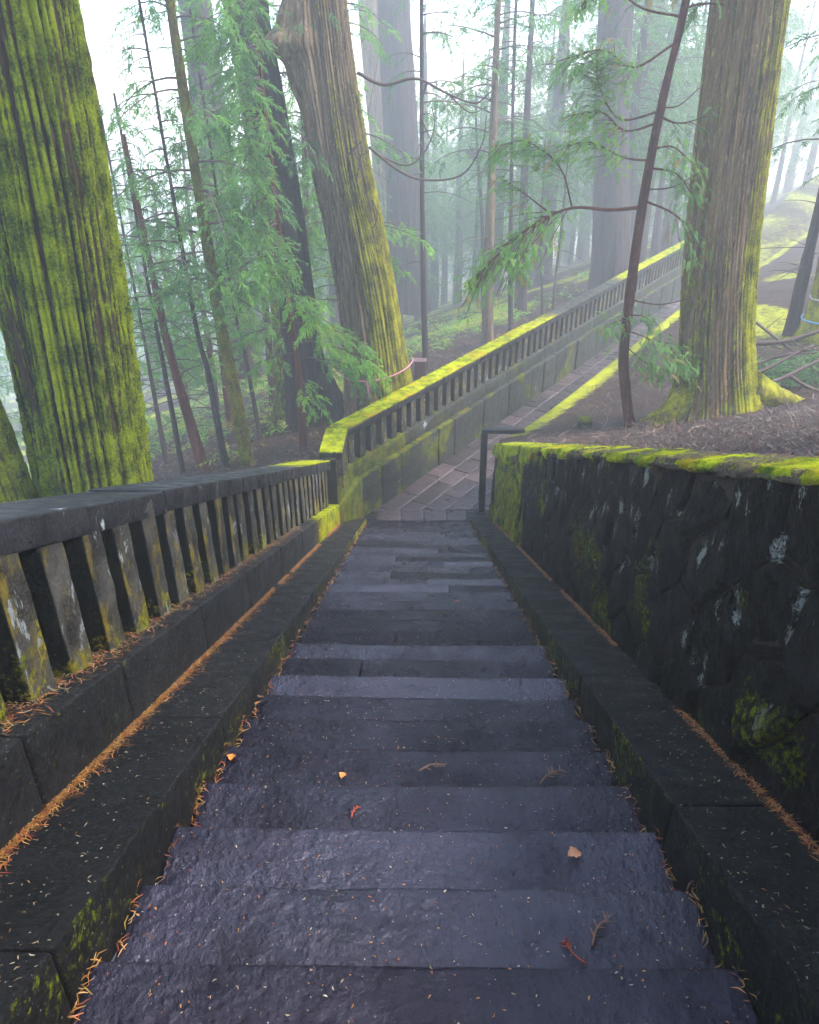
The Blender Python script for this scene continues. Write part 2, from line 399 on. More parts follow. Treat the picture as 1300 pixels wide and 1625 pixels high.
# ------------------------------------------------------------------ stairs
stairs = empty('stone_stairs', (0, -6, 2.5), label='flight of wet dark stone steps descending to the path', kind='structure')
NSTEP = 39
for j in range(0, NSTEP):
    r_ = np.random.default_rng(100 + j)
    cuts = [-.985, .985]
    if j < 26 and r_.random() < .75: cuts = [-.985, r_.uniform(-.45, .45), .985]
    for a, b in zip(cuts[:-1], cuts[1:]):
        w = b - a - .004
        V, F, N = rbox((w, RUN + .05, .2), (int(w * 22), 10, 3), .013, .006, 6., j * 3.1 + a)
        top = V[:, 2] > .09
        worn = .012 * np.exp(-((V[:, 0] + (a + b) / 2) / .55) ** 2) * sstep(.02, -.2, V[:, 1] * 0 + .0 - V[:, 1] * 1.)
        V[:, 2] -= np.where(top, worn, 0)
        tx, ty = r_.normal(0, .005), r_.normal(.012, .012)
        V[:, 2] += V[:, 0] * tx - V[:, 1] * ty
        front = V[:, 1] > .15
        V[:, 1] += np.where(front, (fbm(np.stack([V[:, 0] * 3, V[:, 2] * 0 + j * 5.3, V[:, 2] * 4], 1), 3) - .5) * .012, 0)
        V += [(a + b) / 2, -j * RUN - (RUN + .05) / 2 + r_.normal(0, .003), j * RISE - .1 + r_.normal(0, .003)]
        mesh('step', V, F, M['step'], stairs)
def sheared(V, N, y0, z0, slope):
    V = V.copy(); V[:, 2] += z0 - slope * V[:, 1]; V[:, 1] += y0; return V
for side in (-1, 1):
    y = -15.0 + (.3 if side < 0 else 0); k = 0
    joints = []
    while y < -.12:
        L = 1.35 + .35 * rng.random(); y1 = min(y + L, -.1)
        if -.1 - y1 < .5: y1 = -.1
        V, F, N = rbox((.415, y1 - y - .006, .34), (8, int((y1 - y) * 10), 3), .016, .006, 5., k + side * 40)
        top = .06
        yc = (y + y1) / 2
        V = sheared(V, N, yc, top - T2 * yc - .17, T2); V[:, 0] += side * (.985 + .2075)
        ms = .15 + .25 * fbm(V * 2.1, 2) * sstep(-5, -1, V[:, 1]) + .35 * (np.abs(N[:, 0]) > .7) * fbm(V * 3 + 4, 2)
        mesh('edging_slab', V, F, M['kerb'], stairs, attrs={'moss': ms}); y = y1; k += 1

# ------------------------------------------------------------------ stair balustrade (left)
bal = empty('stone_balustrade', (-1.6, -6, 2.6), label='dark stone balustrade running down along the stairs', category='balustrade')
def q2(y, c): return c - T2 * y
edges = [-15.6, -14.4, -13.2, -12.1, -10.75, -9.93, -8.75, -7.56, -6.2, -4.9, -3.7, -2.4, -.95]
for k, (y, y1) in enumerate(zip(edges[:-1], edges[1:])):
    V, F, N = rbox((.56, y1 - y - .006, .75), (8, int((y1 - y) * 10), 9), .02, .007, 4., k * 2.3)
    yc = (y + y1) / 2; V = sheared(V, N, yc, q2(yc, .44) - .375, T2); V[:, 0] += -1.385 - .28
    mz = sstep(-4.5, -2.0, V[:, 1])
    ms = .12 + mz * (.55 + .3 * fbm(V * 3, 2)) + .28 * fbm(V * 2.6 + 3, 2) * (N[:, 0] > .5) + .3 * (N[:, 2] > .5) * fbm(V * 4 + 7, 2) * sstep(-9, -5, V[:, 1])
    mesh('plinth_block', V, F, M['plinth'], bal, attrs={'moss': ms})
bm_var = []
y = -13.4; k = 0
while y < -1.25:
    V, F, N = rbox((.30, .195, .80), (4, 3, 12), .016, .010, 8., k * 1.9); V[:, 1] += V[:, 2] * rng.normal(0, .016); V[:, 0] += V[:, 2] * rng.normal(0, .008)
    z0 = q2(y, .44); zt = q2(y, 1.12)
    V[:, 2] = np.where(V[:, 2] > 0, V[:, 2], V[:, 2]); V[:, 2] += (z0 + zt) / 2
    V[:, 0] += -1.515 - .15 + rng.normal(0, .004); V[:, 1] += y + rng.normal(0, .006)
    hh = (V[:, 2] - z0) / (zt - z0)
    nn = fbm(V * np.array([6, 6, 2.5]) + k, 3)
    ms = .05 + .62 * nn * (1 - sstep(.15, .7, hh + .5 * (fbm(np.full((1, 3), k * 3.7), 2)[0] - .5)))
    mesh('baluster', V, F, M['baluster'], bal, attrs={'moss': ms, 'painted_shade': .97 * (np.abs(N[:, 1]) > .6)}); y += .338; k += 1  # side faces coloured dark in place of shade in the gaps
edges = [-15.3, -14.2, -13.1, -12.0, -10.8, -9.68, -8.71, -7.35, -6.36, -5.1, -3.9, -2.6, -1.03]
for k, (y, y1) in enumerate(zip(edges[:-1], edges[1:])):
    V, F, N = rbox((.46, y1 - y - .008, .150), (8, int((y1 - y) * 10), 3), .013, .006, 4., k * 4.7 + 60)
    yc = (y + y1) / 2; V = sheared(V, N, yc, q2(yc, 1.255) - .075 + rng.normal(0, .005), T2); V[:, 0] += -1.735 + rng.normal(0, .005)
    mz = sstep(-4.4, -2.7, V[:, 1] + (fbm(V * 3, 2) - .5) * 1.5)
    up = N[:, 2] > .4
    ms = .08 + up * mz * .9 + .2 * up * fbm(V * 3 + 2, 2)
    V[:, 2] += up * mz * (.018 + .03 * (fbm(V * 14, 3) - .4))
    mesh('coping_stone', V, F, M['coping'], bal, attrs={'moss': ms})
V, F, N = rbox((.30, .17, 1.30), (4, 3, 12), .015, .005, 6., 5)
V += [-1.55, -.98, 1.12]
mesh('post', V, F, M['plinth'], bal, attrs={'moss': .15 + .3 * fbm(V * 4, 2)})

# ------------------------------------------------------------------ path balustrade
pbal = empty('path_balustrade', (-1.2, .4, 0), label='moss topped stone balustrade on a block wall along the sloping path', category='balustrade')
def on_path(V, s, off, z):
    """local box (x across towards path, y along) to world."""
    P = (V[:, :1] + (C0 + off)) * PN + (V[:, 1:2] + s) * PD
    P[:, 2] = V[:, 2] + z + zpath(V[:, 1] + s); return P
s = -.55; k = 0
while s < 24.3:
    L = .62 + .22 * rng.random(); V, F, N = rbox((.34, L - .012, 1.0), (4, 6, 9), .03, .014, 4., k * 1.7)
    P = on_path(V, s + L / 2, -.17 + rng.normal(0, .012), .84 - .5 + rng.normal(0, .008))
    ms = .02 + .65 * sstep(.35, .7, fbm(P * 2.2, 3)) + .35 * sstep(1.2, -.5, s) + .2 * (N[:, 2] > .5) - .2 * sstep(8, 14, s)
    mesh('wall_block', P, F, M['lowwall'], pbal, attrs={'moss': ms}); s += L; k += 1
s = -.62; k = 0
while s < 24.3:
    L = 1.5 + .4 * rng.random(); V, F, N = rbox((.62, L - .006, .34), (7, 10, 3), .016, .007, 4., k * 2.9 + 20)
    P = on_path(V, s + L / 2, -.12 - .31, 1.12 - .17)
    ms = .05 + .45 * sstep(.4, .7, fbm(P * 2.6, 3)) + .5 * sstep(.6, -.6, s)
    mesh('plinth_block', P, F, M['lowwall'], pbal, attrs={'moss': ms}); s += L; k += 1
s = -.50; k = 0; shared = []
for v in range(5):
    V, F, N = rbox((.24, .19, .72), (4, 3, 10), .014, .005, 7., v * 5.1 + 9)
    shared.append((V, F, N))
while s < 24.3:
    V, F, N = shared[k % 5]; P = on_path(V, s, -.20 - .12, 1.12 + .33)
    hh = V[:, 2] / .7 + .5; ms = .05 + .35 * fbm(P * 4, 2) * (1 - sstep(.1, .5, hh))
    mesh('baluster', P, F, M['baluster'], pbal, attrs={'moss': ms, 'painted_shade': .85 * (np.abs(N[:, 1]) > .6)}); s += .355; k += 1
def rail_moss(P, N, s):
    up = np.clip(N[:, 2], 0, 1); f = fbm(P * 1.4, 3)
    d = 1 - .75 * sstep(7.2, 9.2, s + (f - .5) * 3) + .5 * sstep(13, 16, s)
    return up, np.clip(d, 0, 1)
s = -.74; k = 0
while s < 24.3:
    L = 1.55 + .3 * rng.random(); V, F, N = rbox((.37, L - .006, .135), (12, int(L * 24), 3), .02, .006, 4., k * 3.3 + 80)
    P = on_path(V, s + L / 2, -.15 - .185, 1.84 - .0675); ss = V[:, 1] + s + L / 2
    up, d = rail_moss(P, N, ss)
    P[:, 2] += (N[:, 2] > .3) * d * (.03 + .05 * (fbm(P * np.array([16, 16, 16]), 3) - .35))
    ms = .12 + up * d * .95 + .15 * (N[:, 0] > .5)
    mesh('coping_stone', P, F, M['coping'], pbal, attrs={'moss': ms}); s += L; k += 1
# short return towards the stairs
V, F, N = rbox((.40, 1.08, .135), (12, 24, 3), .02, .006, 4., 3.3)
V += [-1.49, -.46, 1.84 - .0675]; V[:, 2] += (N[:, 2] > .3) * (.03 + .05 * (fbm(V * 16, 3) - .35))
mesh('coping_stone', V, F, M['coping'], pbal, attrs={'moss': .12 + .95 * np.clip(N[:, 2], 0, 1)})
for yy in (-.72, -.40, -.08):
    V, F, N = shared[int(abs(yy) * 10) % 5]; V = V + [-1.43, yy, 1.45]
    mesh('baluster', V, F, M['baluster'], pbal, attrs={'moss': .25 + .3 * fbm(V * 4, 2)})
def prism(poly, z0, z1, nz, amp, r=.03, sub=8):
    P = np.array(poly, float); n = len(P); B = []
    for i in range(n):
        for t in np.linspace(0, 1, sub, endpoint=False): B.append(P[i] + (P[(i + 1) % n] - P[i]) * t)
    B = np.array(B); c = B.mean(0); m = len(B); V = []; F = []
    rings = [(z, 1.) for z in np.linspace(z0, z1 - r, nz)] + [(z1 - r * .3, 1 - .012), (z1, .95), (z1, .6), (z1, .25)]
    for z, f in rings:
        for b in B: V.append([*(c + (b - c) * f), z])
    V.append([*c, z1]); V = np.array(V)
    for a in range(len(rings) - 1):
        for i in range(m): F.append([a * m + i, a * m + (i + 1) % m, (a + 1) * m + (i + 1) % m, (a + 1) * m + i])
    for i in range(m): F.append([(len(rings) - 1) * m + i, (len(rings) - 1) * m + (i + 1) % m, len(V) - 1])
    d = V.copy(); d[:, :2] -= c; d[:, 2] = 0; l = np.linalg.norm(d, axis=1, keepdims=True) + 1e-6
    V += d / l * ((fbm(V * 5, 3) - .5) * 2 * amp)[:, None]; V[:, 2] += (fbm(V * 6 + 5, 2) - .5) * amp * (V[:, 2] > z1 - r)
    return V, F
V, F = prism([(-1.07, .10), (-1.45, .75), (-1.75, .5), (-1.75, -1.05), (-1.375, -1.05)], -.15, .86, 12, .03)
mesh('corner_block', V, F, M['lowwall'], pbal, attrs={'moss': .75 + .3 * (fbm(V * 3, 2) - .5)})
V, F = prism([(-1.20, .03), (-1.5, .5), (-1.75, .4), (-1.75, -1.05), (-1.40, -1.05)], .84, 1.14, 4, .012)
mesh('corner_block', V, F, M['lowwall'], pbal, attrs={'moss': .78 + .3 * (fbm(V * 3, 2) - .5)})

# ------------------------------------------------------------------ path paving
path = empty('path', (2, 3, 0), label='wet stone paved path leading away from the foot of the stairs', kind='structure')
B = np.array([[-.06, -1.0], [2.36, -1.0], [2.36, 27], [-.06, 27]])
V = np.array([(C0 + a) * PN + b * PD + [0, 0, zpath(b) - .035] for a, b in B]); V = np.vstack([V, [[-1.2, -.36, -.035], [1.5, -.36, -.035], [1.5, .8, -.036], [-1.2, .8, -.036]]])
mesh('paving_bed', V, [[0, 1, 2, 3][::1], [4, 5, 6, 7]], M['grout'], path, smooth=False)
def clip(poly, n, c):
    out = []
    for i in range(len(poly)):
        a, b = poly[i], poly[(i + 1) % len(poly)]; da, db = np.dot(n, a) - c, np.dot(n, b) - c
        if da >= 0: out.append(a)
        if (da >= 0) != (db >= 0): out.append(a + (b - a) * da / (da - db))
    return out
def slab(poly, ztop, sd, name='paving_slab', mat=None, parent=None, th=.06):
    P = np.array(poly); c = P.mean(0); n = len(P); sub = 5; Bp = []
    for i in range(n):
        for t in np.linspace(0, 1, sub, endpoint=False): Bp.append(P[i] + (P[(i + 1) % n] - P[i]) * t)
    Bp = np.array(Bp); m = len(Bp); V = []
    d = np.linalg.norm(Bp - c, axis=1, keepdims=True)
    for off, z in ((.0, -th), (.0, -.012), (.010, -.002), (.05, 0)):
        q = Bp + (c - Bp) / d * (off + .004); V += [[*a, z] for a in q]
    V.append([*c, 0]); V = np.array(V)
    r_ = np.random.default_rng(sd); tx, ty = r_.normal(0, .006, 2)
    V[:, 2] += (V[:, 0] - c[0]) * tx + (V[:, 1] - c[1]) * ty + r_.normal(0, .003) + (fbm(np.c_[V[:, :2] * 5, V[:, 2] * 0], 2) - .5) * .008
    sP = V[:, 0] * PD[0] + V[:, 1] * PD[1]
    V[:, 2] += ztop + zpath(sP)
    F = []
    for a in range(3):
        for i in range(m): F.append([a * m + i, a * m + (i + 1) % m, (a + 1) * m + (i + 1) % m, (a + 1) * m + i])
    for i in range(m): F.append([3 * m + i, 3 * m + (i + 1) % m, 4 * m])
    return mesh(name, V, F, mat or M['paving'], parent or path)
rows = [.02, .40, .80, 1.19, 1.59, 1.98, 2.34]; sd = 0
for a, b in zip(rows[:-1], rows[1:]):
    s = -1.6 - rng.random() * .6
    while s < 26:
        L = rng.uniform(.62, 1.05)
        poly = [((C0 + o) * PN + t * PD)[:2] for o, t in ((a, s), (b, s), (b, s + L - .014), (a, s + L - .014))]
        poly = clip(poly, np.array([0, 1.]), .43)
        if len(poly) > 2:
            A = np.array(poly)
            if np.ptp(A[:, 1]) > .08: slab(poly, 0, sd, parent=path)
        s += L; sd += 1
for a, b in ((-.80, -.34), (-.34, .10), (.10, .54), (.54, .93)):
    slab([np.array(p) for p in ((a, .012), (b, .012), (b, .42), (a, .42))], 0, sd, parent=path); sd += 1
for (gx, lab) in ((-1.0, 'square iron drain grate by the mossy corner at the foot of the stairs'), (1.06, 'iron drain grate beside the dark handrail post')):
    g = empty('drain_grate', (gx, .2, 0), label=lab, category='drain grate')
    b = Bag(); w, h = .17, .15
    for (cx_, cy_, sx_, sy_) in ((0, h, w * 2, .03), (0, -h, w * 2, .03), (w, 0, .03, h * 2), (-w, 0, .03, h * 2)):
        V, F, N = rbox((sx_, sy_, .03), (2, 2, 2), .003, 0); b.add(V + [gx + cx_, .2 + cy_, -.008], F)
    b.build('frame', M['iron'], g)
    for i in range(7):
        V, F, N = rbox((.014, h * 2, .024), (2, 2, 2), .002, 0); mesh('bar', V + [gx - w + (i + 1) * w / 4, .2, -.008], F, M['iron'], g)
    for i in range(2):
        V, F, N = rbox((w * 2, .014, .020), (2, 2, 2), .002, 0); mesh('bar', V + [gx, .2 - h / 3 + i * 2 * h / 3, -.012], F, M['iron'], g)

ss = np.linspace(26.6, 110, 120); oo = np.linspace(-.7, 2.6, 14); V = []
for s_ in ss:
    for o_ in oo:
        p = (C0 + o_) * PN + s_ * PD; V.append([p[0], p[1], .012 * 27 + .02 + .055 * (s_ - 26.6) + .12 * math.sin(o_ * 2 + s_ * .3)])
V = np.array(V); V[:, 2] += (fbm(V * .8, 3) - .5) * .5; i_ = np.arange(120 * 14).reshape(120, 14)
mesh('mossy_slope', V, np.stack([i_[:-1, :-1], i_[:-1, 1:], i_[1:, 1:], i_[1:, :-1]], -1).reshape(-1, 4), M['ground'], None, attrs={'moss': .22 + .5 * fbm(V * .5, 2)}, kind='structure', label='mossy slope fading into the mist beyond the path')

# ------------------------------------------------------------------ retaining wall (right)
wall = empty('retaining_wall', (1.4, -6, 2.5), label='black mossy retaining wall of large fitted stones beside the stairs', category='wall')
A0, A1, B0, B1 = -14.5, .32, -.15, 1.60
def wpt(a, b, h):
    return np.stack([1.395 + .06 * b / 1.6 - h, a, -T * a + b], -1)
seeds = []
for r_i in range(5):
    for c_i in range(33):
        seeds.append([A0 - .3 + (c_i + .5 * (r_i % 2)) * .50 + rng.normal(0, .06), B0 + .05 + r_i * .36 + rng.normal(0, .055)])
seeds = np.array(seeds)
for i, sdp in enumerate(seeds):
    poly = [np.array(p, float) for p in ((A0, B0), (A1, B0), (A1, B1), (A0, B1))]
    for j, o in enumerate(seeds):
        if i == j or np.linalg.norm(o - sdp) > 1.7: continue
        n = sdp - o; poly = clip(poly, n, np.dot(n, (sdp + o) / 2))
        if len(poly) < 3: break
    if len(poly) < 3: continue
    P = np.array(poly); c = P.mean(0)
    per = np.linalg.norm(np.roll(P, -1, 0) - P, axis=1); tot = per.sum()
    if tot < .5: continue
    m = 44; tt = np.linspace(0, tot, m, endpoint=False); cum = np.concatenate([[0], np.cumsum(per)]); Bp = []
    for t in tt:
        e = min(np.searchsorted(cum, t, 'right') - 1, len(P) - 1); Bp.append(P[e] + (P[(e + 1) % len(P)] - P[e]) * (t - cum[e]) / per[e])
    Bp = np.array(Bp); d = np.linalg.norm(Bp - c, axis=1, keepdims=True)
    V = []; pr = rng.uniform(.012, .034); tilt = rng.normal(0, .085, 2)
    for f, h in ((0, -.06), (.005, -.01), (.02, .014), (.05, .028), (.12, .038), (.25, .046), (.42, .053), (.6, .057), (.8, .06)):
        q = Bp + (c - Bp) * np.clip(f + .0065 / d, 0, .95)
        hh = h * pr / .06 + (q - c) @ tilt * (1 if h > 0 else 0) * min(1, f / .1)
        hh = hh + (fbm(np.c_[q * 9, np.full(m, i * 3.)], 3) - .5) * (.034 if f > .01 else .006)
        V.append(wpt(q[:, 0], q[:, 1], hh))
    V.append(wpt(np.array([c[0]]), np.array([c[1]]), np.array([pr])))
    nr = len(V) - 1; V = np.vstack(V); F = []
    for a in range(nr - 1):
        for k in range(m): F.append([a * m + k, a * m + (k + 1) % m, (a + 1) * m + (k + 1) % m, (a + 1) * m + k])
    for k in range(m): F.append([(nr - 1) * m + k, (nr - 1) * m + (k + 1) % m, nr * m])
    F = [f[::-1] for f in F]
    qh = V[:, 2] + T * V[:, 1]; far = sstep(-6.0, -1.0, V[:, 1]); nn = fbm(V * 1.6, 3)
    ms = far * (.36 + .9 * sstep(.35, .6, fbm(V * np.array([2.6, 2.6, .8]) + 3, 3)) * (1.15 - .55 * sstep(.7, 1.2, qh))) + (1 - far) * (.04 + .42 * sstep(.45, .72, nn)) + .30 * sstep(1.3, 1.6, qh)
    mesh('stone', V, F, M['wallstone'], wall, attrs={'moss': ms})
a_ = np.linspace(A0, A1, 40)
V = np.vstack([wpt(a_, np.full(40, B0), np.full(40, -.045)), wpt(a_, np.full(40, B1 - .03), np.full(40, -.045))])
F = [[i, i + 1, i + 41, i + 40] for i in range(39)]
V = np.vstack([V, [[1.9, A1, -.2], [1.9, A1, 1.45], [1.40, A1 - .02, -.2], [1.44, A1 - .02, 1.45]]]); F.append([82, 80, 81, 83])
mesh('wall_core', V, F, M['void'], wall, smooth=False)
# moss blanket over the wall head
na = 1500; prof = 20
a_ = np.linspace(-14.2, A1 + .02, na); V = np.zeros((na, prof, 3)); ms = np.zeros((na, prof))
hang = .015 + (.05 + .06 * sstep(-8, -5, a_)) * fbm(np.c_[a_ * 6, a_ * 0, a_ * 0 + 9], 3) + (.02 + .12 * sstep(-8, -5, a_)) * sstep(.35, .75, fbm(np.c_[a_ * 1.6, a_ * 0, a_ * 0 + 3], 3)) + .14 * sstep(-5, -1.5, a_)
for p_i in range(prof):
    t = p_i / (prof - 1)
    if t < .5:
        u = t / .5; x = 1.85 - u * .44; b = 1.60 + .035 * (1 - u) + .02 * math.sin(u * 3.1)
        xx = np.full(na, x); bb = np.full(na, b)
    else:
        u = (t - .5) / .5; xx = np.full(na, 1.41 - .035 * math.sin(min(1, u * 1.4) * 1.57)) + .02 * u; bb = 1.605 - hang * u - .02 * u
    P = np.stack([xx, a_, -T * a_ + bb], 1)
    nz = fbm(P * 26, 3) - .5; big = fbm(P * 4, 2) - .5
    w = .035 if t < .97 else .0
    P[:, 2] += nz * w * (1.2 if t < .6 else .3) + big * .025 * (t < .6); P[:, 0] -= nz * w * (1.4 if t >= .4 else .2) + (.03 * big if t > .4 else 0)
    if t == 0: P[:, 2] -= .06
    if t > .97: P[:, 0] += .05
    V[:, p_i] = P
    ms[:, p_i] = .42 + .55 * sstep(.38, .62, fbm(P * 2.6 + 8, 3)) - .22 * (t > .75) - .15 * (t < .25) + .25 * sstep(-5, -1, a_)
i_ = np.arange(na * prof).reshape(na, prof)
F = np.stack([i_[:-1, :-1], i_[:-1, 1:], i_[1:, 1:], i_[1:, :-1]], -1).reshape(-1, 4)
mesh('moss_cap', V.reshape(-1, 3), F, M['wallstone_top'] if 'wallstone_top' in M else stone('wall_head_moss', (.03, .022, .016), (.10, .07, .05), 6., (.8, 1), 70, .012, moss_a=(.06, .10, .004), moss_b=(.40, .44, .006), spec=.1, vary=0), wall, attrs={'moss': ms.ravel()})

# ------------------------------------------------------------------ handrail at the wall's end
hr = empty('metal_handrail', (1.2, .3, 0), label='dark square post with a level top bar at the end of the retaining wall', category='handrail')
V, F, N = rbox((.125, .12, 1.74), (3, 3, 12), .012, .002, 5.); V[:, 0] += V[:, 2] * -.012; mesh('post', V + [1.225, .37, .80], F, M['metal'], hr)
V, F, N = rbox((.80, .115, .085), (12, 3, 3), .012, .002, 5.); mesh('top_bar', V + [1.225 + .335, .372, 1.708], F, M['metal'], hr)
V, F, N = rbox((.20, .20, .03), (3, 3, 2), .006, .001, 5.); mesh('base_plate', V + [1.225, .37, .010], F, M['metal'], hr)

# ------------------------------------------------------------------ trees
def trunk(name, pts, rad, na, nl, mat, parent, flare=(.0, .6), ridge=.03, rf=7., moss=lambda V, D, h: 0., mamp=.01, lobes=.5, sd=0., vz=.45, extra=None, gk=0., ribs=(0, 0.)):
    c = curve(pts, nl); m = len(pts); r = np.interp(np.linspace(0, m - 1, nl), np.arange(m), rad)
    h = np.concatenate([[0], np.cumsum(np.linalg.norm(np.diff(c, axis=0), axis=1))])
    th = np.linspace(0, 2 * np.pi, na, endpoint=False); D = np.stack([np.cos(th), np.sin(th), 0 * th], 1)
    lob = (fbm(D * 1.6 + sd, 2) - .35) * 2
    R = r[:, None] * (1 + flare[0] * np.exp(-h / flare[1])[:, None] * (1 - lobes + lobes * 2 * np.clip(lob, 0, 2)[None]))
    R = R * (1 + .05 * (fbm(np.stack([np.broadcast_to(D[None, :, 0], (nl, na)) * 1.3 + sd, np.broadcast_to(D[None, :, 1], (nl, na)) * 1.3, np.broadcast_to(h[:, None] * .5, (nl, na))], -1), 2) - .5) * 2)
    if extra is not None: R = R + extra(D[None], h[:, None])
    Q = np.stack([D[None, :, 0] * r.mean() * rf + 0 * h[:, None], D[None, :, 1] * r.mean() * rf + 0 * h[:, None], 0 * th[None] + h[:, None] * vz], -1)
    Q = Q + (vnoise(Q * np.array([.6, .6, 1.6]) + 40)[..., None] - .5) * 1.1
    n1 = vnoise(Q + sd); rid = 1 - np.abs(2 * n1 - 1); n2 = vnoise(Q * np.array([2.3, 2.3, 2.]) + sd + 9); rid2 = 1 - np.abs(2 * n2 - 1)
    Rd = R - ridge * (rid ** 5) * 1.5 - ridge * .4 * rid2 ** 4 + ridge * .4
    val = 0.
    if ribs[0]:
        W = np.stack([D[None, :, 0] * 2.2 + 0 * h[:, None], D[None, :, 1] * 2.2 + 0 * h[:, None], 0 * th[None] + h[:, None] * .35], -1)
        ph = ribs[0] * th[None] + 9 * fbm(W + sd, 3) + 3.5 * fbm(W * np.array([3, 3, 2.2]) + sd + 4, 2)
        val = (.5 + .5 * np.cos(ph)) ** 1.6 * (.45 + 1.1 * vnoise(W * np.array([4, 4, 2.5]) + 31)); Rd = Rd - ribs[1] * val
    V = c[:, None] + Rd[..., None] * D[None]
    ms = np.clip(np.broadcast_to(moss(V, D[None], h[:, None]), V.shape[:2]) - gk * rid ** 5 - gk * .5 * rid2 ** 4 - gk * .9 * val, 0, 1)
    if mamp: V = V + D[None] * (ms * (fbm(V * np.array([28, 28, 22]), 2) - .4) * 2 * mamp)[..., None]
    i = np.arange(nl * na).reshape(nl, na); j = np.roll(i, -1, 1)
    F = np.stack([i[:-1], j[:-1], j[1:], i[1:]], -1).reshape(-1, 4)
    return mesh(name, V.reshape(-1, 3), F, mat, parent, attrs={'moss': ms.ravel()})

# spray templates: a stem with narrow leaf strips
def sprig(seed, flat, n=13):
    r_ = np.random.default_rng(seed); V = []; F = []
    for i in range(n):
        t = (i + .5) / n
        for sgn in (-1, 1):
            b = np.array([t, 0, -.28 * t * t]); a = r_.uniform(.5, .95); L = (.34 - .2 * t) * r_.uniform(.7, 1.25)
            d = np.array([math.cos(a), sgn * math.sin(a), (r_.uniform(-.15, .1) if flat else r_.uniform(-.8, .5)) - .3 * t]); d /= np.linalg.norm(d)
            w = .030 + .012 * r_.random(); sdv = np.cross(d, [0, 0, 1]); sdv /= np.linalg.norm(sdv) + 1e-9
            if not flat: sdv = sdv * .8 + np.array([0, 0, .6]) * r_.choice([-1, 1])
            k = len(V); V += [b - sdv * w * .5, b + sdv * w * .5, b + d * L * .6 + sdv * w * .7 + [0, 0, -.04 * L], b + d * L + [0, 0, -.12 * L], b + d * L * .55 - sdv * w * .7 + [0, 0, -.04 * L]]
            F += [[k, k + 1, k + 2], [k, k + 2, k + 4], [k + 4, k + 2, k + 3]]
    return np.array(V), np.array(F)
SPR = {'cedar': [sprig(s, False) for s in range(4)], 'flat': [sprig(20 + s, True) for s in range(4)]}
SPR['far'] = [sprig(40 + s, False, 6) for s in range(4)]
GREENS = np.array([(.060, .14, .058), (.10, .21, .072), (.155, .30, .08), (.22, .43, .06), (.33, .20, .08)])
def put_sprigs(bag, kind, B, D, S, shade, width=1.):
    """B bases, D directions, S sizes, shade 0..1"""
    B = np.asarray(B); D = np.asarray(D); n = len(B)
    if n == 0: return
    D = D / (np.linalg.norm(D, axis=1, keepdims=True) + 1e-9)
    ref = np.array([0, 0, 1.]) + (rng.random((n, 3)) - .5) * .9
    Sd = np.cross(ref, D); Sd /= np.linalg.norm(Sd, axis=1, keepdims=True) + 1e-9; U = np.cross(D, Sd)
    which = rng.integers(0, 4, n)
    for k in range(4):
        ii = np.where(which == k)[0]
        if len(ii) == 0: continue
        Vt, Ft = SPR[kind][k]; Vt = Vt * np.array([1, width, 1])
        V = B[ii][:, None] + np.asarray(S)[ii][:, None, None] * (Vt[None, :, :1] * D[ii][:, None] + Vt[None, :, 1:2] * Sd[ii][:, None] + Vt[None, :, 2:] * U[ii][:, None])
        F = (Ft[None] + (np.arange(len(ii)) * len(Vt))[:, None, None]).reshape(-1, 3)
        sh = np.clip(np.asarray(shade)[ii], 0, 4 - 1e-3); lo = sh.astype(int); f = (sh - lo)[:, None]
        c = GREENS[lo] * (1 - f) + GREENS[np.minimum(lo + 1, 4)] * f
        c = np.repeat(c, len(Vt), 0)
        bag.add(V.reshape(-1, 3), F, c)
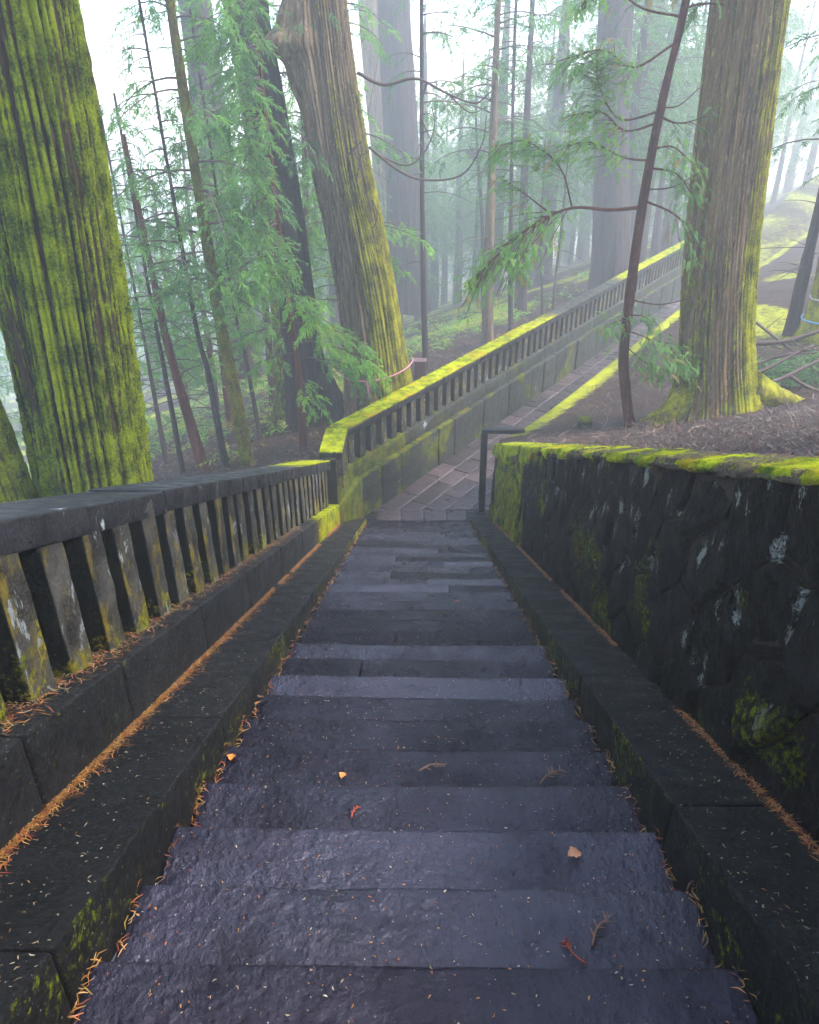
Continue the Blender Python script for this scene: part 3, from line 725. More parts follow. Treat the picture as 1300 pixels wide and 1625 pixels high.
def branch(bl, bw, p0, az, L, rise, droop, kind='cedar', dens=1., size=.34, shade=1.2, start=.25, r0=None, bare=False, pts=None, twl=.32):
    """One limb with side twigs: wood into bw, foliage into bl."""
    if pts is None:
        n = 7; t = np.linspace(0, 1, n); d = np.array([math.cos(az), math.sin(az), 0]); sd = np.array([-d[1], d[0], 0])
        wig = np.cumsum(rng.normal(0, .05, n)) * L * .5; wig[0] = 0
        pts = np.asarray(p0)[None] + d * (L * t)[:, None] + sd * wig[:, None]
        pts[:, 2] += L * (rise * t - droop * t * t)
    else:
        pts = curve(pts, max(7, 4 * len(pts))); L = np.linalg.norm(np.diff(pts, axis=0), axis=1).sum()
    r0 = r0 or .010 + .008 * L
    V, F = tube(pts, np.linspace(r0, r0 * .25, len(pts)), 5); bw.add(V, F)
    if bare: return pts
    B = []; D = []; S = []; Sh = []
    nt = max(3, int(L / .16 * dens)); cum = np.linspace(0, 1, len(pts))
    bs = shade + rng.normal(0, .3)
    for i in range(nt):
        t = start + (1 - start) * (i + rng.random()) / nt
        p = np.array([np.interp(t, cum, pts[:, k]) for k in range(3)])
        q = np.array([np.interp(min(1, t + .05), cum, pts[:, k]) for k in range(3)]) - np.array([np.interp(max(0, t - .05), cum, pts[:, k]) for k in range(3)])
        q /= np.linalg.norm(q) + 1e-9; sd = np.cross(q, [0, 0, 1]); sd /= np.linalg.norm(sd) + 1e-9
        sg = 1 if i % 2 else -1; tl = L * twl * (1 - .6 * t) * rng.uniform(.6, 1.3)
        td = q * rng.uniform(.4, .9) + sd * sg * rng.uniform(.5, 1.) + np.array([0, 0, rng.uniform(-.45, .15)]); td /= np.linalg.norm(td)
        e = p + td * tl + [0, 0, -.18 * tl]
        if tl > .25: V, F = tube(np.array([p, (p + e) / 2 + [0, 0, .03 * tl], e]), [r0 * .3, r0 * .22, r0 * .12], 3, False); bw.add(V, F)
        ns = max(1, int(tl / .13 * dens))
        for k in range(ns):
            f = (k + .6) / ns; b = p + (e - p) * f; s2 = 1 if k % 2 else -1
            dd = td + np.cross(td, [0, 0, 1]) * s2 * rng.uniform(.1, 1.3) + np.array([0, 0, rng.uniform(-.8, .25)])
            B.append(b + rng.normal(0, .09 if kind == 'flat' else .05, 3)); D.append(dd); S.append(size * rng.uniform(.55, 1.35)); Sh.append(3.9 if kind == 'flat' and rng.random() < .07 else bs + rng.normal(0, .4))
    put_sprigs(bl, kind, B, D, S, Sh)
    return pts
def at_h(pts, z):
    p = np.asarray(pts, float); z = min(z, p[-1, 2] - .05)
    return np.array([np.interp(z, p[:, 2], p[:, k]) for k in range(3)])
def crown(root, pts, z0, z1, nb, Lmax, kind='cedar', dens=1., size=.34, shade=1.2, azs=None, taper=True, dead=0, name='crown', low=.55):
    bl, bw = Bag(), Bag()
    for i in range(nb):
        f = (i + rng.random()) / nb; z = z0 + (z1 - z0) * f
        L = Lmax * ((1 - .75 * f) if taper else 1) * rng.uniform(.65, 1.15) * (low + (1 - low) * min(1, f * 4))
        az = rng.uniform(0, 2 * np.pi) if azs is None else rng.uniform(*azs)
        branch(bl, bw, at_h(pts, z), az, L, rng.uniform(.05, .45), rng.uniform(.25, .6), kind, dens, size, shade)
    for i in range(dead):
        z = np.asarray(pts)[0][2] + rng.uniform(1.2, max(1.6, z0 - pts[0][2])); az = rng.uniform(0, 6.28)
        p = branch(bl, bw, at_h(pts, z), az, rng.uniform(.5, 1.5), rng.uniform(-.1, .3), rng.uniform(.1, .5), bare=True, r0=.012)
    if bl.n: bl.build(name, M['leaf'], root)
    if bw.n: bw.build('branches', M['twig'], root, kind='stuff')

TREES = 'trees'
# big mossy trunk behind the stair balustrade
t1 = empty('cedar_tree', (-3.6, -5.4, 1.6), label='thick trunk wrapped in green moss standing just behind the stair balustrade', category='tree')
P1 = [(-3.82, -4.83, 1.2), (-3.79, -4.83, 2.19), (-3.77, -4.82, 3.22), (-3.70, -4.79, 5.2), (-3.65, -4.77, 7.86), (-3.60, -4.75, 13), (-3.55, -4.7, 20)]
def m1(V, D, h):
    n = fbm(V * np.array([2.2, 2.2, .8]), 3); n2 = fbm(V * np.array([7, 7, 1.2]) + 5, 2)
    return .88 + .22 * sstep(.3, .6, n) * (.8 + .2 * D[..., 0]) + .5 * (n2 - .5) - .22 * sstep(4.5, 8, h)
trunk('trunk', P1, [.70, .66, .635, .625, .60, .52, .4], 420, 340, M['bark_green'], t1, ridge=.062, rf=12., moss=m1, mamp=.026, sd=3., gk=.42, vz=.22, ribs=(52, .032))
# leaning mossy trunk at the frame's edge
t2 = empty('cedar_tree', (-4.6, -5.0, 1.3), label='leaning bright moss covered trunk with a bare red bark strip at its foot', category='tree')
P2 = [(-4.56, -5.3, 1.4), (-4.60, -5.35, 2.5), (-4.66, -5.37, 3.29), (-4.80, -5.42, 4.7), (-5.0, -5.46, 5.86), (-5.9, -5.6, 12)]
def m2(V, D, h):
    n = fbm(V * np.array([2, 2, .8]) + 9, 3); strip = np.exp(-((D[..., 0] - .10) / .13) ** 2) * (D[..., 1] < 0)
    return np.clip(.85 + .5 * (n - .4), 0, 1) - 1.3 * strip
trunk('trunk', P2, [.47, .43, .41, .39, .37, .3], 160, 220, M['bark_green'], t2, ridge=.035, rf=13., gk=.35, vz=.22, ribs=(34, .026), moss=m2, mamp=.016, sd=8.)
# big brown tree with burl behind the path balustrade
t3 = empty('cedar_tree', (-.9, 4.1, .5), label='huge brown furrowed cedar with a dark burl, moss on one side, behind the mossy railing', category='tree')
P3 = [(-.80, 4.12, .2), (-.90, 4.12, 1.0), (-1.13, 4.11, 3.19), (-1.40, 4.1, 4.8), (-1.68, 4.08, 6.31), (-1.94, 4.07, 8.72), (-2.2, 4.0, 13), (-2.4, 4, 20)]
def m3(V, D, h):
    n = fbm(V * np.array([2, 2, .6]) + 3, 3)
    return sstep(-.05, .75, D[..., 0] * .9 - .35 * D[..., 1] + (n - .5) * .8) * (1.0 - .55 * sstep(3.5, 8, h)) * .95 + .12 + .25 * (1 - sstep(0, 1.2, h))
def burl(D, h):
    s1 = np.clip(-D[..., 0] * .93 - D[..., 1] * .35, 0, 1) ** 2.2
    return s1 * .48 * np.exp(-((h - 8.0) / .42) ** 2) * (1 + .25 * np.sin(h * 9)) + .14 * s1 * np.exp(-((h - 7.3) / .4) ** 2)
trunk('trunk', P3, [.86, .76, .66, .63, .60, .54, .48, .35], 380, 300, M['bark_brown'], t3, flare=(.28, .7), ridge=.065, rf=8., moss=m3, mamp=.012, sd=5., extra=burl, gk=.35, vz=.16, ribs=(58, .034))
bl, bw = Bag(), Bag()
def bare(pts, r): V, F = tube(curve(pts, 5 * len(pts)), np.linspace(r, r * .3, 5 * len(pts)), 6); bw.add(V, F)
bare([(-1.2, 3.8, 7.55), (-.7, 3.6, 7.35), (-.1, 3.5, 7.45), (.5, 3.4, 7.2), (1.0, 3.3, 7.05), (1.3, 3.2, 7.25)], .04)
bare([(.1, 3.5, 7.4), (.0, 3.4, 6.9), (.15, 3.4, 6.5), (.3, 3.35, 6.3)], .02)
bare([(.45, 3.45, 7.25), (.9, 3.2, 6.9), (1.25, 3.1, 7.0)], .016)
bare([(-1.0, 3.5, 6.3), (-.4, 3.2, 5.9), (.1, 3.1, 5.75), (.8, 3.1, 5.85), (1.15, 3.0, 6.4), (1.2, 3.0, 6.85)], .03)
bare([(-.9, 3.5, 6.2), (-.3, 3.2, 6.0), (.05, 3.2, 6.2), (.25, 3.2, 6.65), (.2, 3.2, 7.0)], .022)
for k in range(6):
    a0 = np.array([-1.35 + rng.normal(0, .1), 3.42, 6.15 + rng.normal(0, .08)])
    bare([a0, a0 + [rng.normal(0, .3), -.15, rng.normal(.1, .3)], a0 + [rng.normal(0, .5), -.2, rng.normal(.2, .6)]], .01)
bare([(-.95, 3.42, 5.35), (-.85, 3.35, 5.1), (-.95, 3.36, 4.85), (-1.05, 3.38, 5.05)], .018)
for k in range(7): branch(bl, bw, (-2.15 + rng.normal(0, .22), 3.8 + rng.normal(0, .2), 8.55 + rng.normal(0, .1)), rng.uniform(2.4, 6.2), rng.uniform(.35, .6), .3, .6, shade=1.2, size=.28)
bl.build('foliage', M['leaf'], t3); bw.build('bare_branches', M['twig'], t3, kind='stuff')
tp = empty('marking_tape', (-.9, 3.4, 1.7), label='pink tape tied around the huge brown cedar', category='tape')
a_ = np.linspace(-math.pi * .98, -.05, 30)
V, F = tube(np.stack([-.97 + .83 * np.cos(a_), 4.11 + .83 * np.sin(a_), 1.75 + .14 * np.cos(a_) - .12 * np.sin(-a_) + .06], 1), .012, 6); mesh('band', V, F, M['tape_pink'], tp)
V, F, N = rbox((.045, .012, .42), (2, 2, 5), .004, .004); V[:, 0] += (V[:, 2]) * -.15; mesh('loose_end', V + [-1.13, 3.30, 1.46], F, M['tape_pink'], tp)
# dark pair of trunks
t4 = empty('cedar_tree', (-2.9, 4.2, .1), label='dark brown buttressed cedar trunk behind green sprays, beside the huge cedar', category='tree')
P4 = [(-2.86, 4.4, -.2), (-2.82, 4.4, 1.4), (-2.86, 4.4, 3.55), (-3.0, 4.4, 5.5), (-3.35, 4.4, 9), (-3.9, 4.4, 16)]
trunk('trunk', P4, [.60, .54, .50, .47, .42, .3], 130, 180, M['bark_dark'], t4, flare=(.5, .8), ridge=.04, rf=8, moss=lambda V, D, h: .25 + .25 * (D[..., 0] < -.4), mamp=.006, sd=11)
V, F = tube(curve([(-2.5, 4.4, 2.6), (-2.3, 4.3, 1.55), (-1.98, 4.2, .8), (-1.6, 4.05, .3)], 14), np.linspace(.16, .34, 14), 12, wob=.05); mesh('buttress', V, F, M['bark_dark'], t4, attrs={'moss': np.full(len(V), .15)})
crown(t4, P4, 6.0, 15, 30, 2.6, shade=.6, dens=.8, size=.42)

def slender(name, label, pts, r0, r1, mat, cr=None, dead=6, mossv=.2, group=None, na=28, nl=70, ext=None):
    e = empty(name, pts[0], label=label, category='tree', group=group)
    p = np.array([list(q) for q in pts], float); p[0, 2] -= .25
    trunk('trunk', p, np.linspace(r0, r1, len(p)), na, nl, mat, e, flare=(.35, .3), ridge=r0 * .10, rf=16, moss=lambda V, D, h: mossv + .3 * (fbm(V * np.array([4, 4, 1.]), 2) - .5), mamp=.003, sd=rng.random() * 9, vz=.9)
    if cr: crown(e, p, *cr[0], dead=dead, **cr[1])
    return e
slender('cedar_tree', 'slim mossy yellow green trunk with leafy sprays, between the mossy trunk and dark cedar', [(-3.5, 1.38, .5), (-3.60, 1.35, 2.0), (-3.73, 1.32, 3.83), (-3.84, 1.29, 6.72), (-3.9, 1.3, 8.6), (-4.0, 1.3, 12)], .14, .05, M['bark_red'],
        ((3.6, 11.5, 34, 2.0), dict(dens=1.0, size=.32, shade=1.6)), dead=8, mossv=.62)
slender('cedar_tree', 'slim reddish brown trunk with drooping bare side branches near the mossy trunk', [(-4.41, 1.45, .3), (-4.62, 1.4, 1.7), (-4.75, 1.34, 2.87), (-4.86, 1.31, 4.72), (-4.95, 1.3, 6.6)], .125, .03, M['bark_red'],
        ((3.2, 6.5, 22, 1.5), dict(dens=.9, size=.30, shade=1.3)), dead=14, mossv=.1)
for pts, r, lab, c in [
    ([(-4.95, 1.62, .15), (-5.0, 1.6, 2.41), (-5.03, 1.59, 3.53), (-5.1, 1.6, 7.2)], .06, 'thin dark sapling left of the slim reddish trunk', (3.4, 7.0, 22, 1.3)),
    ([(-3.99, 1.49, .4), (-4.11, 1.46, 2.46), (-4.22, 1.43, 3.6), (-4.4, 1.4, 8.5)], .075, 'thin dark trunk between the slim reddish and slim mossy trunks', (3.8, 8.3, 26, 1.6)),
    ([(-5.87, 3.24, -.3), (-5.89, 3.23, 1.59), (-5.9, 3.23, 2.58), (-6.0, 3.2, 7.4)], .06, 'thin grey sapling nearest to the mossy trunk edge over the rail', (2.8, 7.2, 24, 1.4)),
    ([(-3.7, 3.69, .1), (-3.87, 3.66, 2.18), (-4.0, 3.62, 3.56), (-4.2, 3.6, 9)], .055, 'thin dark trunk just left of the dark buttressed cedar', (4.0, 8.8, 26, 1.7))]:
    slender('young_cedar', lab, pts, r, .02, M['bark_dark'], (c, dict(dens=.9, size=.32, shade=1.2)), dead=9, mossv=.15, group='young cedars below the stairs')
e = slender('young_cedar', 'orange brown sapling with bright green sprays in front of the dark buttressed cedar', [(-2.42, 1.9, .6), (-2.42, 1.9, 2.2), (-2.50, 1.9, 3.4), (-2.6, 1.9, 5.2), (-2.75, 1.9, 9)], .085, .03, M['bark_red'], None, mossv=.25)
bl, bw = Bag(), Bag()
for (z, az, L, sh) in [(3.6, -.5, 1.1, 2.9), (3.3, -.2, 1.5, 2.6), (2.9, -.1, 1.7, 2.9), (2.6, .1, 1.5, 2.3), (2.2, -1.2, .8, 2.6), (1.9, -.7, .7, 2.8), (2.7, 3.4, .9, 1.9), (3.2, 3.0, 1.2, 1.8), (3.9, -1., 1.2, 2.7)]:
    branch(bl, bw, at_h([(-2.42, 1.9, .6), (-2.42, 1.9, 2.2), (-2.5, 1.9, 3.4), (-2.6, 1.9, 5.2), (-2.75, 1.9, 9)], z), az, L, .1, .35, dens=1.5, size=.36, shade=sh)
for i in range(34):
    z = 4.0 + 5 * i / 34; branch(bl, bw, (-2.6 - .03 * (z - 5), 1.9, z), rng.uniform(1.7, 4.6), rng.uniform(.9, 1.7) * (1 - .08 * (z - 4)), .2, .45, dens=1.2, size=.36, shade=1.6)
for i in range(30):
    z = 4.2 + 4.6 * i / 30; branch(bl, bw, (-2.6 - .03 * (z - 5), 1.9, z), rng.uniform(3.3, 5.0), rng.uniform(.6, 1.2), .15, .5, dens=1.3, size=.36, shade=1.8)
bl.build('crown', M['leaf'], e); bw.build('branches', M['twig'], e, kind='stuff')

# slim reddish tree on the terrace
PS = [(3.72, -.28, 2.0), (3.55, -.24, 2.7), (3.43, -.2, 3.36), (3.41, -.19, 4.3), (3.41, -.19, 5.64), (3.48, -.21, 7.01), (3.59, -.25, 8.15), (3.65, -.3, 9.6), (3.7, -.3, 11)]
ts = empty('young_cypress', (3.72, -.28, 2.1), label='slim crooked reddish tree on the terrace left of the ochre cedar', category='tree')
trunk('trunk', PS, [.10, .088, .083, .078, .07, .062, .055, .045, .03], 40, 160, M['bark_red'], ts, flare=(.2, .2), ridge=.012, rf=14, moss=lambda V, D, h: .12 + .3 * (fbm(V * 5, 2) - .4), mamp=.003, sd=2)
bl, bw = Bag(), Bag()
def fb(pts, sh=2.3, dens=1.25, size=.145, start=.3, r0=.02, twl=.50): branch(bl, bw, None, 0, 0, 0, 0, 'flat', dens * 1.9, size, sh, start, r0, pts=pts, twl=twl)
fb([(3.42, -.2, 5.65), (2.9, -.3, 5.62), (2.3, -.4, 5.66), (1.75, -.5, 5.45), (1.2, -.5, 5.0), (.95, -.5, 4.75)], start=.42, r0=.032)
fb([(1.95, -.45, 5.6), (1.5, -.4, 5.9), (1.15, -.5, 6.1)], r0=.014, dens=1.6)
fb([(1.75, -.5, 5.45), (1.6, -.7, 5.1), (1.35, -.9, 4.75)], r0=.014, dens=1.5)
fb([(2.3, -.4, 5.66), (2.1, -.2, 6.2), (1.6, -.1, 6.55), (1.2, .0, 6.5)], r0=.016, dens=1.6)
fb([(3.42, -.2, 6.3), (3.0, -.3, 6.35), (2.5, -.4, 6.55), (2.1, -.4, 6.5)], dens=1.5)
fb([(3.47, -.2, 6.95), (2.9, -.3, 6.85), (2.55, -.4, 7.2), (2.4, -.5, 7.6)], dens=1.5, start=.5)
fb([(3.46, -.2, 6.8), (3.0, -.25, 6.7), (2.6, -.3, 6.95), (2.2, -.3, 6.9)], dens=1.6)
fb([(3.6, -.25, 8.1), (3.0, -.3, 8.2), (2.5, -.4, 8.45), (2.2, -.4, 8.3)], dens=1.4, start=.55)
fb([(3.55, -.25, 7.8), (3.0, -.3, 7.5), (2.5, -.5, 7.7), (2.0, -.5, 7.6)], dens=1.5)
fb([(3.45, -.2, 6.9), (3.75, -.3, 6.8), (4.1, -.5, 6.9)], sh=1.2)
fb([(3.41, -.2, 5.75), (3.8, -.5, 5.6), (4.05, -.7, 5.35), (4.15, -.8, 5.0)], sh=1.3, dens=1.0)
fb([(3.42, -.2, 6.2), (3.75, -.5, 6.15), (4.0, -.7, 5.85)], sh=1.4, dens=1.5)
fb([(3.42, -.2, 6.45), (3.65, -.5, 6.5), (3.9, -.7, 6.3)], sh=1.4, dens=1.5)
fb([(3.42, -.2, 3.9), (3.2, -.4, 3.95), (2.95, -.5, 3.85)], sh=1.7, dens=2, r0=.012)
fb([(3.42, -.2, 3.75), (3.7, -.5, 3.7), (4.05, -.7, 3.55), (4.3, -.8, 3.35)], sh=1.8, dens=2, r0=.012)
fb([(3.43, -.2, 3.5), (3.7, -.4, 3.3), (4.0, -.5, 3.15)], sh=1.8, dens=2, r0=.012)
fb([(3.43, -.2, 4.0), (3.6, -.5, 4.05), (3.8, -.6, 3.9)], sh=1.7, dens=2, r0=.012)
for i in range(16): branch(bl, bw, at_h(PS, 8.2 + 2.6 * i / 16), rng.uniform(0, 6.28), rng.uniform(.7, 1.5), .3, .4, 'flat', 1.3, .3, 1.4)
for (p, q) in (((3.42, -.2, 5.9), (4.2, -.4, 6.2)), ((3.48, -.2, 7.0), (3.9, -.5, 7.25)), ((3.41, -.2, 4.25), (4.35, -.45, 4.35))):
    p, q = np.array(p), np.array(q); m_ = (p + q) / 2 + [0, 0, -.1]; bw.add(*tube(curve([p, m_, q], 9), np.linspace(.013, .006, 9), 5))
bl.build('crown', M['leaf'], ts); bw.build('branches', M['bark_red'], ts, kind='stuff')

# large ochre cedar on the terrace
PR = [(5.14, -.25, 1.9), (5.12, -.25, 2.5), (4.92, -.16, 3.79), (4.73, -.08, 5.63), (4.55, -.01, 8.32), (4.3, .1, 13), (4.1, .2, 20)]
tr = empty('cedar_tree', (5.12, -.25, 2.3), label='large ochre cedar with bright moss on its flared foot, on the terrace', category='tree')
def m4(V, D, h):
    n = fbm(V * np.array([2.5, 2.5, .6]) + 7, 3)
    side = sstep(-.1, .8, D[..., 0] + (n - .5) * 1.0)
    return side * (1 - .75 * sstep(1.5, 4.5, h)) * .95 + .48 * (1 - sstep(.5, 3.6, h)) * sstep(.3, .55, n) + .50
trunk('trunk', PR, [.76, .66, .585, .555, .52, .45, .3], 380, 290, M['bark_right'], tr, flare=(.75, .42), ridge=.026, rf=14., moss=m4, mamp=.014, sd=6.4, lobes=.6, gk=.3, ribs=(62, .020))
for pts, r in (([(5.55, -.35, 2.85), (5.95, -.25, 2.68), (6.35, -.15, 2.54), (6.75, 0, 2.44)], (.30, .06)), ([(4.6, -.4, 2.65), (4.3, -.5, 2.40), (4.05, -.55, 2.22), (3.9, -.6, 2.10)], (.28, .05))):
    V, F = tube(curve(pts, 30), np.linspace(r[0], r[1], 30), 26); V += (V * 0 + 1) * 0 + (np.stack([fbm(V * 9 + k * 7, 3) - .5 for k in range(3)], 1)) * .06
    mesh('root', V, F, M['bark_right'], tr, attrs={'moss': .35 + .6 * fbm(V * 5, 3)})
# trees on the right edge
slender('young_cedar', 'slim purplish leaning trunk on the terrace right of the ochre cedar', [(8.67, 4.93, 2.4), (8.64, 4.94, 3.8), (8.63, 4.95, 5.05), (8.6, 5, 12)], .16, .07, M['bark_dark'], ((5.5, 11.5, 20, 2.4), dict(dens=.6, size=.4, shade=1.)), dead=12, mossv=.05)
t6 = empty('cedar_tree', (9.14, 4.4, 2.5), label='mossy trunk tied with ropes at the right frame edge', category='tree')
P6 = [(9.30, 4.3, 2.2), (9.22, 4.4, 3.2), (9.1, 4.5, 5.4), (9.0, 4.6, 9), (8.9, 4.7, 15)]
trunk('trunk', P6, [.62, .52, .46, .42, .3], 120, 160, M['bark_right'], t6, flare=(.3, .5), ridge=.025, rf=10, moss=lambda V, D, h: .25 + .6 * (1 - sstep(.5, 2.5, h)), mamp=.01, sd=1)
for z, mt, lab in ((3.32, 'rope_white', 'pale rope wrapped round the mossy trunk at the right edge'), (2.85, 'rope_blue', 'blue rope wrapped round the mossy trunk at the right edge')):
    a_ = np.linspace(0, 2 * np.pi, 40); rr = .53 if z > 3 else .60
    V, F = tube(np.stack([9.21 + rr * np.cos(a_), 4.38 + rr * np.sin(a_), z + .08 * np.cos(a_)], 1), .016, 6); mesh('tied_rope', V, F, M[mt], None, label=lab, category='rope')

# ---- middle-distance trees behind the path balustrade
def big(label, pts, r0, r1, mat, flare=.2, na=90, nl=120, cr=None, mv=.12, ridge=.035):
    e = empty('cedar_tree', pts[0], label=label, category='tree'); p = np.array(pts, float); p[0, 2] -= .3
    trunk('trunk', p, np.linspace(r0, r1, len(p)), na, nl, mat, e, flare=(flare, .8), ridge=ridge, rf=9, moss=lambda V, D, h: mv + .3 * (fbm(V * np.array([2, 2, .5]), 2) - .5), mamp=.004, sd=rng.random() * 20)
    if cr: crown(e, p, *cr[0], **cr[1])
    return e
big('wide hazy cedar trunk directly behind the huge brown cedar', [(-.5, 25, -1.7), (-.7, 25, 2.5), (-.9, 25, 6), (-1.2, 25, 12), (-1.4, 25, 26)], .95, .6, M['bark_dark'], cr=((13, 25, 26, 3.), dict(kind='far', size=.6, shade=.7, dens=.6)))
big('second hazy cedar trunk half hidden by the huge brown cedar', [(-1.0, 30, -2.2), (-1.7, 30, 4), (-2.2, 30, 9), (-2.6, 30, 16), (-3, 30, 28)], .85, .5, M['bark_brown'], mv=.3, cr=((14, 27, 24, 3.), dict(kind='far', size=.6, shade=.7, dens=.6)))
big('massive hazy grey cedar trunk beyond the far railing', [(7.45, 17.6, .4), (7.3, 17.6, 2), (7.02, 17.6, 4.24), (6.5, 17.7, 10), (6.2, 17.7, 22)], .80, .5, M['bark_dark'], flare=.3, cr=((7, 20, 30, 4.), dict(kind='far', size=.6, shade=.8, dens=.6)))
big('hazy cedar trunk showing at the top above the left sprays', [(-6.4, 14, -1.4), (-6.5, 14, 3), (-6.6, 14, 7), (-6.8, 14, 13), (-6.9, 14, 24)], .62, .4, M['bark_dark'], cr=((8.5, 22, 30, 3.6), dict(kind='far', size=.6, shade=.8, dens=.7)))
for pts, r, lab, mat, c in [
    ([(.22, 8.41, .3), (.12, 8.41, 2), (.05, 8.41, 4.6), (0, 8.41, 9), (0, 8.4, 13)], .10, 'thin straight dark trunk just right of the wide hazy cedar', 'bark_dark', (5.5, 12.5, 26, 1.7)),
    ([(2.12, 10.37, .4), (2.02, 10.38, 3), (1.97, 10.39, 6), (1.95, 10.39, 9.33), (1.95, 10.4, 14)], .19, 'straight brown trunk rising behind the middle of the mossy railing', 'bark_brown', (5.6, 13.5, 34, 2.6)),
    ([(3.04, 12.24, .3), (2.85, 12.26, 3), (2.75, 12.28, 5), (2.6, 12.3, 9), (2.6, 12.3, 12)], .085, 'thin trunk with level branches right of the straight brown trunk', 'bark_dark', (3.6, 11.6, 34, 2.2)),
    ([(2.66, 18.88, -.7), (2.42, 18.9, 2.96), (2.11, 18.93, 5.63), (2.0, 18.9, 7.4)], .09, 'spindly hazy sapling with a dark nest like clump near its top', 'bark_dark', (4.2, 7.2, 12, 1.3)),
    ([(4.39, 14.39, .4), (4.25, 14.4, 1.6), (4.1, 14.42, 3), (4.0, 14.4, 6)], .05, 'thin bare sapling just above the railing, left of a twin', 'bark_dark', (3.4, 5.8, 14, 1.1)),
    ([(4.86, 15.12, .4), (4.84, 15.1, 1.6), (4.88, 15.1, 3), (4.9, 15.1, 6.4)], .055, 'thin bare sapling just above the railing, right of a twin', 'bark_dark', (3.2, 6.2, 14, 1.2)),
    ([(3.75, 15.7, .2), (3.65, 15.7, 3), (3.5, 15.7, 7.3), (3.4, 15.7, 15)], .24, 'faint grey trunk behind the thin trunk with level branches', 'bark_dark', (6, 14.5, 30, 2.6)),
    ([(11.37, 25.62, .3), (11.27, 25.6, 2.4), (11.1, 25.6, 6.6), (11, 25.6, 15)], .24, 'faint upright trunk at the far end of the railing, first of three', 'bark_dark', (6, 14, 24, 2.6)),
    ([(12.18, 26.98, .3), (12.3, 27, 2.4), (12.6, 27, 6.6), (13, 27, 15)], .24, 'faint leaning trunk at the far end of the railing, second of three', 'bark_dark', (7, 14, 24, 2.6)),
    ([(13.41, 29.43, .2), (13.3, 29.4, 2.4), (13.2, 29.5, 6.6), (13.2, 29.5, 15)], .24, 'faint trunk at the far end of the railing, nearest the ochre cedar', 'bark_dark', (6.5, 14, 24, 2.6))]:
    slender('slender_cedar', lab, pts, r, .03, M[mat], (c, dict(kind='far' if pts[0][1] > 14 else 'cedar', dens=.75, size=.5 if pts[0][1] > 14 else .36, shade=1.0)), dead=10, mossv=.12, na=20, nl=50)
# dark clump in the spindly sapling
b = Bag()
for k in range(60):
    p = np.array([2.0, 18.85, 5.35]) + rng.normal(0, .13, 3); b.add(*tube(np.array([p, p + rng.normal(0, .16, 3)]), .012, 3))
b.build('bird_nest', M['twig'], None, label='dark twiggy nest high in the spindly hazy sapling', category='nest')

# ---- young cedars on the slope below the stairs
mids = []
for k in range(3):
    hgt = (9.5, 8.2, 11.)[k]
    e = empty('young_cedar', (0, 0, 0), category='tree', group='young cedars crowding the slope')
    p = [(0, 0, -.5), (.06, 0, hgt * .3), (-.05, .05, hgt * .6), (0, 0, hgt)]
    trunk('trunk', p, [.11, .09, .06, .015], 16, 40, M['bark_red'], e, flare=(.3, .3), ridge=.01, rf=14, moss=lambda V, D, h: .25 + 0 * h, mamp=0, sd=k * 5.)
    crown(e, p, hgt * .16, hgt * .985, 60, 2.1, dens=.95, size=.37, shade=2.0, dead=12)
    mids.append(e)
MID = [(-6.9, 4.6, .80, 'young cedar low on the slope close to the thin grey sapling'), (-5.0, 6.0, 1.0, 'young cedar behind the slim reddish trunk'), (-8.6, 7.2, .85, 'young cedar showing just right of the mossy trunk, lowest of the tops'),
       (-4.2, 7.8, 1.05, 'young cedar behind the slim mossy trunk'), (-6.3, 9.4, 1.0, 'young cedar seen between the slim reddish and slim mossy trunks'), (-3.0, 8.6, 1.1, 'young cedar left behind the dark buttressed cedar'),
       (-10.2, 10.4, .9, 'young cedar against the white sky beside the mossy trunk'), (-8.2, 12.4, 1.0, 'pale young cedar behind the tops next to the white sky'), (-1.9, 7.6, 1.15, 'young cedar between the dark cedar and the huge brown cedar'),
       (-5.1, 12.2, 1.15, 'pale young cedar deep behind the slim mossy trunk'), (-11.8, 7.0, .75, 'small young cedar half hidden by the thick mossy trunk')]
for i, (x, y, sc_, lab) in enumerate(MID[:9] + MID[10:] + [(-14.2, 9.0, .85, 'young cedar glimpsed through the gap left of the thick mossy trunk')]):
    src = mids[i % 3]
    if i < 3: o = src
    else:
        o = src.copy(); COL.objects.link(o)
        for c in src.children: d = c.copy(); COL.objects.link(d); d.parent = o
    o['label'] = lab
    o.location = (x, y, float(z_left(x, y)) - .05); o.rotation_euler = (0, 0, i * 1.9); o.scale = (sc_, sc_, sc_)

# ---- hazy forest further off: a few prototypes, copied with their parts
protos = []
for k in range(5):
    hgt = (15, 13, 17, 11, 19)[k]; r0 = (.30, .20, .45, .15, .55)[k]
    e = empty('hazy_cedar', (0, 0, 0), category='tree', group='trees fading into the fog', label='grey cedar fading into the fog deep in the forest')
    p = [(0, 0, -.6), (.05, 0, hgt * .2), (-.08, .05, hgt * .55), (0, 0, hgt)]
    trunk('trunk', p, [r0, r0 * .85, r0 * .6, .04], 24, 50, M['bark_dark'], e, flare=(.3, .5), ridge=r0 * .1, rf=8, moss=lambda V, D, h: .15 + 0 * h, mamp=0, sd=k * 3.)
    crown(e, p, hgt * (.16 if k in (1, 3) else .30), hgt * .98, 72 if k != 3 else 60, hgt * .19, kind='far', size=.85, dens=.7, shade=1.0 + .15 * k, dead=8)
    protos.append(e)
spots = []
tries = 0
